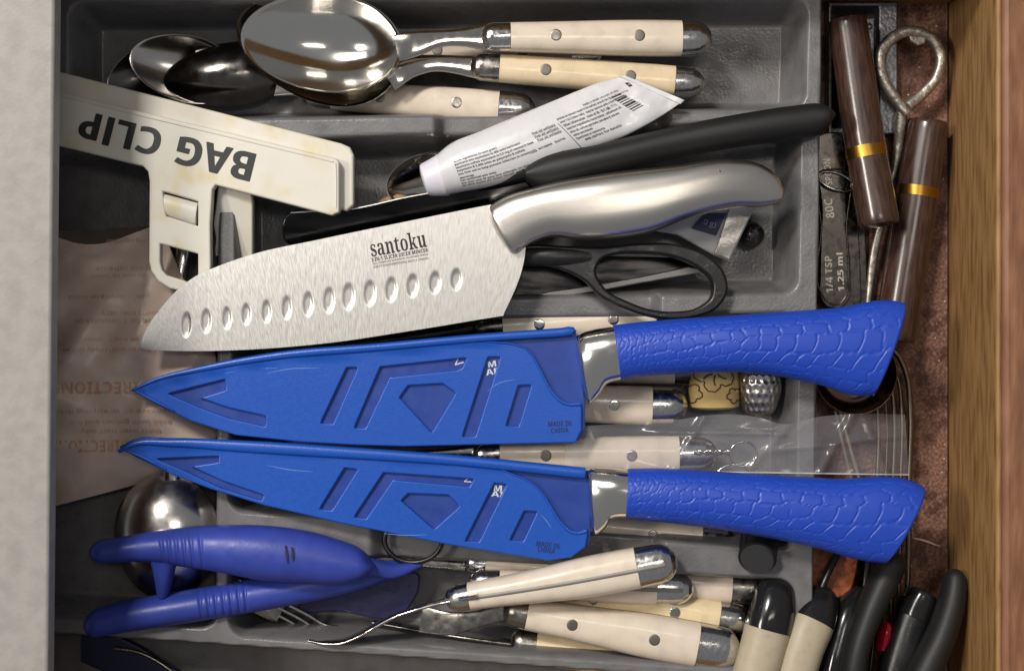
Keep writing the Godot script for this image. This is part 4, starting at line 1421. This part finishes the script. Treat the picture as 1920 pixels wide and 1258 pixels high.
# ---------------------------------------------------------------- fourth compartment
func build_lower_cutlery():
	# low ones
	var t := cutlery("table_knife", "cream-handled knife deepest in the stack, its ferrule left of the crossing fork", "knife", [868, 1052, 22], [1290, 1092, 20], 20, 25, 6.4, {"ferrule": 42, "rivets": [0.8]})
	swept("blade", rod([660, 1048, 20, 760, 1052, 21, 872, 1062, 22], [7, 8, 9], [1.0, 1.2, 1.6], 3.0, 12), steel("worn"), t)
	t = cutlery("table_fork", "pinkish handle ending in a spotted chrome cap, left of the taupe grips", "fork", [1010, 1076, 18], [1441, 1106, 20], 24, 28, 6.6, {"tone": 2, "cap": 70, "metal": "worn", "rivets": [0.3]})
	t = cutlery("table_knife", "cream handle turned on its edge, under the crossing fork's cap", "knife", [880, 1088, 30], [1301, 1104, 30], 24, 31, 7.0, {"edge": true, "cap": 70, "tone": 2, "metal": "chrome"})
	t = cutlery("table_fork", "yellowed cream handle behind the front pair, two grey rivets showing", "fork", [988, 1098, 22], [1412, 1168, 22], 28, 31, 7.0, {"tone": 3, "cap": 66, "rivets": [0.29, 0.648]})
	t = cutlery("table_knife", "yellow cream handle lowest at the bottom edge, turned on its edge", "knife", [952, 1204, 18], [1390, 1262, 18], 33, 36, 8.0, {"tone": 3, "edge": true, "ferrule": 52, "metal": "worn"})
	swept("blade", rod([700, 1164, 17, 800, 1180, 20, 880, 1192, 24, 960, 1204, 26], [1, 3, 4, 4.5], [4, 6, 7, 6], 3.0, 20), steel("worn"), t)
	t = cutlery("table_spoon", "widest pale cream handle at the front with two dark rivets", "spoon", [942, 1142, 32], [1387, 1222, 32], 31, 41, 8.4, {"tone": 0, "ferrule": 46, "cap": 82, "metal": "chrome", "front": "worn", "rivets": [0.292, 0.634]})
	neck(t, [790, 1160, 27, 840, 1168, 29, 880, 1163, 31, 950, 1144, 32], [26, 22, 16, 18], [1.0, 1.2, 1.4, 2.0], "worn")
	# second fork lying below
	t = thing("fork", "fork tines reaching out from under the blue tool towards the bottom rim", "fork", "")
	for k in 3:
		swept("tine", rod([500 + 21 * k, 1142 - 4 * k, 20, 540 + 19 * k, 1163 - 5 * k, 17, 575 + 17.5 * k, 1183 - 6 * k, 15, 604 + 15.5 * k, 1191 - 8 * k, 15.5], [3.6, 3.6, 2.8], [0.8], 2.2, 16, 0, 3), steel("soft"), t, 10)
	swept("root", rod([440, 1098, 22, 500, 1128, 20, 530, 1142, 19], [16, 30, 30], [0.8], 3.0, 10), steel("worn"), t, 12)
	# navy spatula
	t = thing("spatula", "dark navy flat spatula blade under the crossing fork, right of the blue tool", "spatula")
	var g := Geo.new()
	plate(g, smooth_path([560, 1128, 640, 1108, 740, 1078, 785, 1078, 786, 1100, 772, 1130, 745, 1158, 716, 1160, 640, 1146, 560, 1136], 7, true), 16, 2.4, 0.8, [], 10.0)
	obj("blade", g, mat("navy_spatula", rgb8(38, 40, 84), 0.35, 0.0, {"smudge": 0.1}), t)
	# crossing fork on its side
	t = cutlery("table_fork", "fork with cream handle lying on its edge across the others, grey steel line along it", "fork", [834, 1124, 44], [1270, 1050, 50], 27, 38, 8.0, {"edge": true, "ferrule": 46, "cap": 76, "tone": 0, "bow": 3})
	swept("head", rod([580, 1199, 36, 606, 1203, 37, 640, 1202, 38, 672, 1190, 39, 705, 1172, 41, 740, 1154, 42.5, 790, 1138, 44, 850, 1123, 46, 900, 1113, 50], [1.5, 3.2, 3.6, 4.6, 4.2, 3.6, 4.2, 4.8, 4.2], [3, 5, 6, 6, 5, 4, 4, 5, 6], 3.0, 60), steel("polished"), t, 16)
	# black ring
	t = thing("rubber_ring", "thin black ring partly under the lower blue blade guard", "ring")
	g = Geo.new()
	var path := PackedVector3Array()
	for i in 40: path.append(P(775 + 54 * cos(TAU * i / 40.0), 1012 + 42 * sin(TAU * i / 40.0), 35 + 1.5 * cos(TAU * i / 40.0)))
	ring(g, path, 0.0012, 8)
	obj("hoop", g, black("plastic"), t)
	# black round-ended tool on the divider
	t = thing("tool_end", "black cylinder end tipped upward on the tray divider, under the lower blue grip", "utensil")
	swept("barrel", rod([1430, 975, 22, 1426, 1000, 30, 1420, 1046, 45], [35, 36, 36], [null], 2.0, 10), black("plastic"), t, 40)
	swept("end_disc", rod([1420, 1046, 45, 1419, 1049, 46.2], [33, 31], [null], 2.0, 3), mat("black_matt", rgb8(46, 47, 49), 0.55), t, 40)

# ---------------------------------------------------------------- gutter between tray and drawer front
func build_gutter():
	# silver frame with black inside
	var t := thing("framed_tool", "black tool with a brushed silver frame, lying under the upper brown cylinder", "utensil")
	var g := Geo.new()
	plate(g, pts([1552, 3, 1684, 3, 1684, 252, 1552, 252]), 8, 7, 1.0, [pts([1560, 12, 1648, 12, 1648, 240, 1560, 240])])
	obj("frame", g, mat("frame_silver", rgb8(150, 150, 156), 0.4, 0.9, {"wear": 0.3, "freq": 0.1, "bump": 0.3}), t)
	g = Geo.new()
	plate(g, pts([1556, 8, 1652, 8, 1652, 246, 1556, 246]), 3, 2, 0.5)
	obj("inside", g, black("gloss"), t)
	g = Geo.new()
	plate(g, pts([1618, 34, 1640, 34, 1640, 238, 1618, 238]), 6, 2, 0.6)
	obj("inner_plate", g, mats["frame_silver"], t)
	g = Geo.new()
	turned(g, P(1630, 50, 6), [0.1, 0.8, 1.3, 0.7, 1.7, 0.2, 1.8, -0.5], 18)
	obj("screw", g, steel("worn"), t)
	# measuring spoons
	t = thing("measuring_spoons", "steel measuring spoon handles on a ring, stamped 1/4 TSP, along the tray's right side", "measuring spoons")
	var dk := mat("spoon_steel", rgb8(92, 88, 84), 0.24, 1.0, {"wear": 0.12, "smudge": 0.08, "scale": Vector3(24, 24, 24)})
	for k in 3:
		g = Geo.new()
		var x: float = [1566, 1594, 1613][k]
		var wd: float = [29, 20, 12][k]
		var bt: float = [578, 590, 598][k]
		plate(g, smooth_path([x - wd * 0.7, 250, x + wd * 0.45, 250, x + wd * 0.62, 330, x + wd * 0.8, 430, x + wd, 520, x + wd * 0.85, bt - 14, x + wd * 0.3, bt, x - wd * 0.5, bt - 2, x - wd * 0.95, bt - 20, x - wd * 0.98, 520, x - wd * 0.85, 400], 7, true), 15.0 - k * 3.6, 1.6, 0.6, [], 8.0)
		obj("spoon_handle", g, dk, t)
	g = Geo.new()
	var rim_line := PackedVector3Array()
	for p in smooth_path([1543, 320, 1582, 320, 1587, 430, 1590, 520, 1586, 556, 1573, 570, 1552, 567, 1539, 548, 1540, 430], 6, true): rim_line.append(P(p.x, p.y, 15.1))
	ring(g, rim_line, 0.0005, 6)
	obj("raised_rim", g, dk, t)
	g = Geo.new()
	flat_letters(g, "1/4 TSP", 1562, 549, 1559, 480, 13, 15.3, "Droid Sans", 700)
	flat_letters(g, "1.25 ml", 1583, 546, 1580, 474, 12, 15.3, "Droid Sans", 700)
	flat_letters(g, "80C", 1565, 408, 1560, 372, 16, 15.3, "Droid Sans", 700)
	flat_letters(g, "SPOON", 1561, 346, 1556, 298, 13, 15.3, "Droid Sans", 700)
	obj("stamping", g, mat("stamp_steel", rgb8(204, 196, 182), 0.4, 0.7), t)
	g = Geo.new()
	var path := PackedVector3Array()
	for i in 40:
		var a := TAU * i / 40.0
		path.append(P(1567 + 32 * cos(a), 340 + 16 * sin(a) + 8 * cos(a), 17.0 + 1.0 * sin(a)))
	ring(g, path, 0.0007, 8)
	obj("ring", g, steel("polished"), t)
	# dark round bowl with copper glint
	t = thing("measuring_cup", "round dark metal cup with a coppery glint, under the end of the upper blue grip", "cup")
	g = Geo.new()
	turned(g, P(1605, 700, 22), [0.1, -14, 12, -14, 16, -12, 18.6, -6, 19.6, -0.3, 20.0, 0.1, 20.3, -0.4, 19.4, -7, 17, -14, 12, -16, 0.1, -16.5], 56)
	obj("shell", g, mat("bronze_dark", rgb8(138, 112, 92), 0.2, 1.0, {"wear": 0.3, "smudge": 0.08}), t)
	# wire rack
	t = thing("wire_rack", "nested bent steel wires standing along the drawer front, under the plastic bag", "rack")
	for k in 5:
		var x: float = [1706, 1690, 1676, 1662, 1646][k]
		var w: float = [5.6, 4.0, 4.6, 2.6, 4.4][k]
		var y: float = [12, 9, 10, 7, 9][k]
		swept("wire", rod([x - 58, 640 + k * 14, y, x - 24, 664 + k * 12, y, x - 7, 700 + k * 10, y, x, 750 + k * 8, y, x - 1, 900, y, x - 4, 1090, y, x - 8, 1200, y, x - 20, 1300, y], w, [null], 2.0, 60), mat("rack_steel", rgb8(132, 122, 108), 0.32, 1.0, {"wear": 0.2}), t, 12)
	for k in 2:
		t = thing("metal_skewer", ["left of two thin pale skewers lying aslant under the plastic bag", "right of two thin pale skewers lying aslant under the plastic bag"][k], "skewer", "thin skewers")
		swept("rod", rod([1566 + k * 9, 770, 16 + k, 1584 + k * 13, 850, 15 + k, 1612 + k * 18, 960, 13 + k], [3.2, 3.2, 2.4], [0.7], 2, 14), mat("skewer_pale", rgb8(176, 162, 138), 0.35, 0.6, {"wear": 0.15}), t, 8)
	# brown cylinders
	var dark_wood := StandardMaterial3D.new()
	dark_wood.resource_name = "dark_wood"
	dark_wood.albedo_color = rgb8(78, 55, 46)
	dark_wood.albedo_texture = noise(0.02, 5, [0.0, shade(0.6), 0.4, shade(0.78), 0.6, shade(0.92), 1.0, shade(1.0)], FastNoiseLite.TYPE_SIMPLEX_SMOOTH, 0.0, 512, 61)
	dark_wood.uv1_scale = Vector3(6, 46, 1)
	dark_wood.roughness = 0.27
	dark_wood.clearcoat_enabled = true
	dark_wood.clearcoat = 0.4
	dark_wood.clearcoat_roughness = 0.15
	var brass := mat("brass_band", rgb8(176, 134, 58), 0.32, 1.0, {"wear": 0.1})
	for k in 2:
		t = thing("wooden_cylinder", ["dark brown turned wooden cylinder with brass band, upper one at the top right", "dark brown turned wooden cylinder with brass band, lower one along the drawer front"][k], "wooden handle", "brown banded cylinders")
		var line: Array = [[1588, 36, 27, 1625, 287, 31, 1649, 424, 34], [1741, 226, 12, 1714, 400, 12, 1676, 640, 12]][k]
		var s := rod(line, [36.5, 37.5, 38] if k == 0 else [38, 40, 39], [null], 2.0, 40, 3, 3)
		var b: float = 0.645 if k == 0 else 0.325
		var bw := 0.028 if k == 0 else 0.022
		swept("barrel", s.slice(0, b - bw), dark_wood, t, 40)
		swept("band", s.slice(b - bw, b + bw, 1.006), brass, t, 40)
		swept("barrel", s.slice(b + bw, 1.0), dark_wood, t, 40)
	# bottle opener
	t = thing("bottle_opener", "bent steel opener with a round loop head, at the top right corner of the drawer", "bottle opener")
	var fn := FastNoiseLite.new()
	fn.frequency = 160.0
	fn.seed = 3
	var rough := func(_u: float, _a: float, p: Vector3, h: Vector3) -> Vector3: return h * (fn.get_noise_3d(p.x, p.y, p.z) * 0.22)
	var galv := mat("galvanised", rgb8(196, 188, 176), 0.42, 0.85, {"wear": 0.4, "freq": 0.06, "scale": Vector3(24, 24, 24), "bump": 0.6, "bfreq": 0.1})
	swept("head", rod([1700, 214, 16, 1682, 190, 16, 1660, 158, 16, 1650, 122, 16, 1658, 88, 16, 1682, 66, 16, 1714, 59, 16, 1745, 72, 16, 1763, 103, 16, 1757, 143, 16, 1732, 174, 16, 1702, 200, 17], [10, 11, 11, 10, 10, 11], [2.6], 2.2, 110), galv, t, 16, rough)
	swept("shank", rod([1692, 198, 15, 1688, 232, 14, 1682, 290, 11, 1668, 350, 9, 1652, 420, 8, 1640, 470, 8, 1630, 540, 7, 1624, 590, 7], [10, 9, 6, 7, 8, 7, 5], [2.4, 2.4, 1.6, 2], 2.2, 60), galv, t, 14, rough)
	g = Geo.new()
	plate(g, pts([1704, 66, 1738, 68, 1735, 82, 1722, 86, 1708, 78]), 17.5, 3.0, 0.8)
	obj("tab", g, galv, t)
	# leather-coloured piece
	t = thing("leather_piece", "orange-brown leather piece between the tray and the black handles, bottom right", "leather piece")
	g = Geo.new()
	plate(g, smooth_path([1530, 1000, 1598, 1000, 1600, 1095, 1592, 1114, 1570, 1121, 1540, 1117, 1528, 1104], 6, true), 24, 4, 1.0, [], 9.0)
	obj("hide", g, mat("leather", rgb8(176, 92, 48), 0.5, 0.0, {"wear": 0.45, "freq": 0.05, "scale": Vector3(20, 20, 20), "bump": 0.4}), t)

# ---------------------------------------------------------------- black tools, bottom right
func build_black_tools():
	var taupe := mat("taupe_grip", rgb8(178, 166, 142), 0.5, 0.0, {"wear": 0.08, "freq": 0.05, "smudge": 0.06})
	for k in 2:
		var t := thing("peeler", ["taupe grip with black rounded end, left of the pair beside the tray corner", "taupe grip with black rounded end and thin black hanging loop, right of the pair"][k], "kitchen utensil", "black and taupe utensils")
		var s := rod([[1456, 1080, 30, 1450, 1130, 34, 1434, 1200, 36, 1412, 1275, 38, 1390, 1350, 38], [1545, 1098, 26, 1532, 1140, 30, 1508, 1200, 34, 1486, 1275, 36, 1466, 1350, 36]][k], [[30, 42, 43, 42, 42], [28, 42, 41, 40, 40]][k], [8, 11, 11, 11, 11], 2.4, 50, 26, 0)
		swept("end", s.slice(0, [0.36, 0.27][k], 1.0), black("gloss"), t, 36)
		swept("grip", s.slice([0.362, 0.272][k], 1.0, 0.985), taupe, t, 36)
		if k == 1:
			swept("hanging_loop", rod([1536, 1112, 31, 1548, 1082, 30, 1566, 1045, 27, 1584, 1010, 22], [8, 7, 7, 7], [2.5], 2.2, 16), black("plastic"), t, 14)
	var t := thing("black_utensil", "glossy black tool body right of the taupe grips", "kitchen utensil")
	swept("body", rod([1612, 1100, 18, 1590, 1140, 24, 1574, 1190, 26, 1556, 1262, 28, 1540, 1345, 28], [16, 27, 27, 26, 26], [6, 9, 10, 10, 10], 2.2, 30, 20, 0), black("gloss"), t, 30)
	t = thing("black_strip_tool", "thin upright black tool between the leather piece and the black scissor handles", "kitchen utensil")
	swept("body", rod([1626, 1030, 12, 1624, 1090, 13, 1612, 1180, 14, 1596, 1300, 14], [14, 15, 15, 15], [5], 2.6, 24), black("plastic"), t, 20)
	t = thing("tongs", "fat matte black handle slanting up to the tip of the lower blue grip", "kitchen utensil", "black handles at the bottom right")
	swept("grip", rod([1684, 1036, 32, 1656, 1090, 35, 1626, 1155, 37, 1606, 1215, 38, 1598, 1262, 38, 1590, 1345, 38], [25, 27, 25, 24, 26, 28], [8, 9, 9.5, 9.5], 2.2, 30, 24, 0), black("rubber"), t, 30)
	t = thing("tongs", "curved matte black handle leaning on the drawer front, bottom right corner", "kitchen utensil", "black handles at the bottom right")
	swept("grip", rod([1790, 1066, 30, 1787, 1110, 33, 1768, 1180, 34, 1732, 1262, 36, 1700, 1345, 36], [19, 25, 28, 31, 31], [7, 9, 9.5, 10], 2.2, 30, 20, 0), black("rubber"), t, 30)
	t = thing("black_cylinder_tool", "black cylinder with flat shoulder between the two matte black handles", "kitchen utensil", "black handles at the bottom right")
	swept("body", rod([1722, 1118, 20, 1708, 1165, 22, 1682, 1255, 24, 1656, 1345, 24], [34, 36, 36, 36], [9], 2.3, 30, 12, 0), black("plastic"), t, 30)
	swept("cap", rod([1732, 1104, 20, 1722, 1128, 21, 1708, 1160, 23], [27, 32, 32], [9.4], 2.3, 12, 10, 0), black("gloss"), t, 30)
	t = thing("red_peeler", "small shiny red piece between the black handles", "kitchen utensil")
	swept("body", rod([1664, 1165, 22, 1659, 1185, 23, 1654, 1215, 22], [9, 13, 14], [4, 5, 4], 2.0, 14, 8, 0), mat("red_gloss", rgb8(190, 22, 50), 0.14, 0.3), t, 20)

# ---------------------------------------------------------------- bag, crumbs
func build_small_things():
	var t := thing("plastic_bag", "clear plastic bag mouth lying over the tray rim between the two blue grips", "plastic bag")
	var film := StandardMaterial3D.new()
	film.resource_name = "clear_film"
	film.transparency = BaseMaterial3D.TRANSPARENCY_ALPHA
	film.albedo_color = Color(0.80, 0.80, 0.83, 0.13)
	film.roughness = 0.17
	film.metallic_specular = 0.45
	var fn := FastNoiseLite.new()
	fn.frequency = 26.0
	fn.seed = 6
	fn.fractal_octaves = 1
	var rows := []
	var topline := pts([1060, 800, 1200, 792, 1290, 784, 1330, 778, 1420, 782, 1470, 795, 1530, 782, 1600, 776, 1697, 777])
	var dl := lengths(topline)
	for i in 121:
		var u := i / 120.0
		var a := curve_pt(topline, dl, u)
		var b := Vector2(lerpf(1060, 1704, u), lerpf(880, 890, u))
		var q := PackedVector3Array()
		for j in 41:
			var v := j / 40.0
			var p := a.lerp(b, v)
			var crease := 2.4 * exp(-pow((p.x - 1570.0 + (p.y - 830.0) * 0.55) / 9.0, 2)) + 1.6 * exp(-pow((p.x - 1310.0 + (p.y - 800.0) * 0.6) / 7.0, 2)) + 1.4 * exp(-pow((p.y - 812.0 - (p.x - 1380.0) * 0.02) / 5.0, 2)) * smoothstep(1180, 1260, p.x) * (1.0 - smoothstep(1440, 1500, p.x))
			crease += 1.5 * exp(-pow((p.x - 1450.0 + (p.y - 830.0) * 0.9) / 10.0, 2)) + 1.2 * exp(-pow((p.x - 1640.0 - (p.y - 830.0) * 0.4) / 6.0, 2)) + 1.3 * exp(-pow((p.y - 845.0 + (p.x - 1450.0) * 0.12) / 7.0, 2)) * smoothstep(1400, 1460, p.x)
			var y := 42.0 + 3.4 * fn.get_noise_2d(p.x * 0.00028, p.y * 0.00034) + crease - 10.0 * smoothstep(1590, 1704, p.x)
			q.append(P(p.x, p.y, y))
		rows.append(q)
	var g := Geo.new()
	g.grid(rows, false, true)
	obj("film", g, film, t)
	var seam := []
	for i in range(0, 121, 4):
		var p: Vector3 = rows[i][40]
		seam.append_array([p.x / (K * (EYE - p.y)) + 960.0, p.z / (K * (EYE - p.y)) + 629.0, p.y * 1000.0 + 0.1])
	var clear := mat("seam_film", Color(0.85, 0.85, 0.86, 1), 0.3)
	clear.transparency = BaseMaterial3D.TRANSPARENCY_ALPHA
	clear.albedo_color = Color(0.9, 0.9, 0.9, 0.5)
	swept("seam", rod(seam, 1.4, [0.3], 2, 60), clear, t, 6)
	t = thing("wood_splinter", "pale wood splinter on the drawer bottom below the lower blue grip's tip", "splinter")
	swept("sliver", rod([1712, 1008, 1, 1735, 1014, 1.4, 1762, 1024, 1], [1.0, 2.4, 1.2], [0.4], 2.2, 10), mat("splinter", rgb8(222, 200, 176), 0.6), t, 8)
	var rnd := RandomNumberGenerator.new()
	rnd.seed = 77
	g = Geo.new()
	for k in 46:
		var px := rnd.randf_range(1700, 1772)
		var py := rnd.randf_range(20, 1110)
		var r := rnd.randf_range(0.15, 0.6)
		turned(g, P(px, py, 0.0), [0.02, r, r * 0.8, r * 0.7, r, 0.0], 6)
	for k in 60:
		var r := rnd.randf_range(0.12, 0.4)
		turned(g, P(rnd.randf_range(450, 1440), [rnd.randf_range(300, 520), rnd.randf_range(1120, 1200), rnd.randf_range(80, 190)][k % 3], 4.5), [0.02, r, r * 0.8, r * 0.7, r, 0.0], 6)
	var o := obj("crumbs", g, mat("crumb", rgb8(214, 190, 164), 0.8))
	tag(o, "tiny pale crumbs scattered over the drawer bottom and the tray floor", "crumbs", "", "stuff")
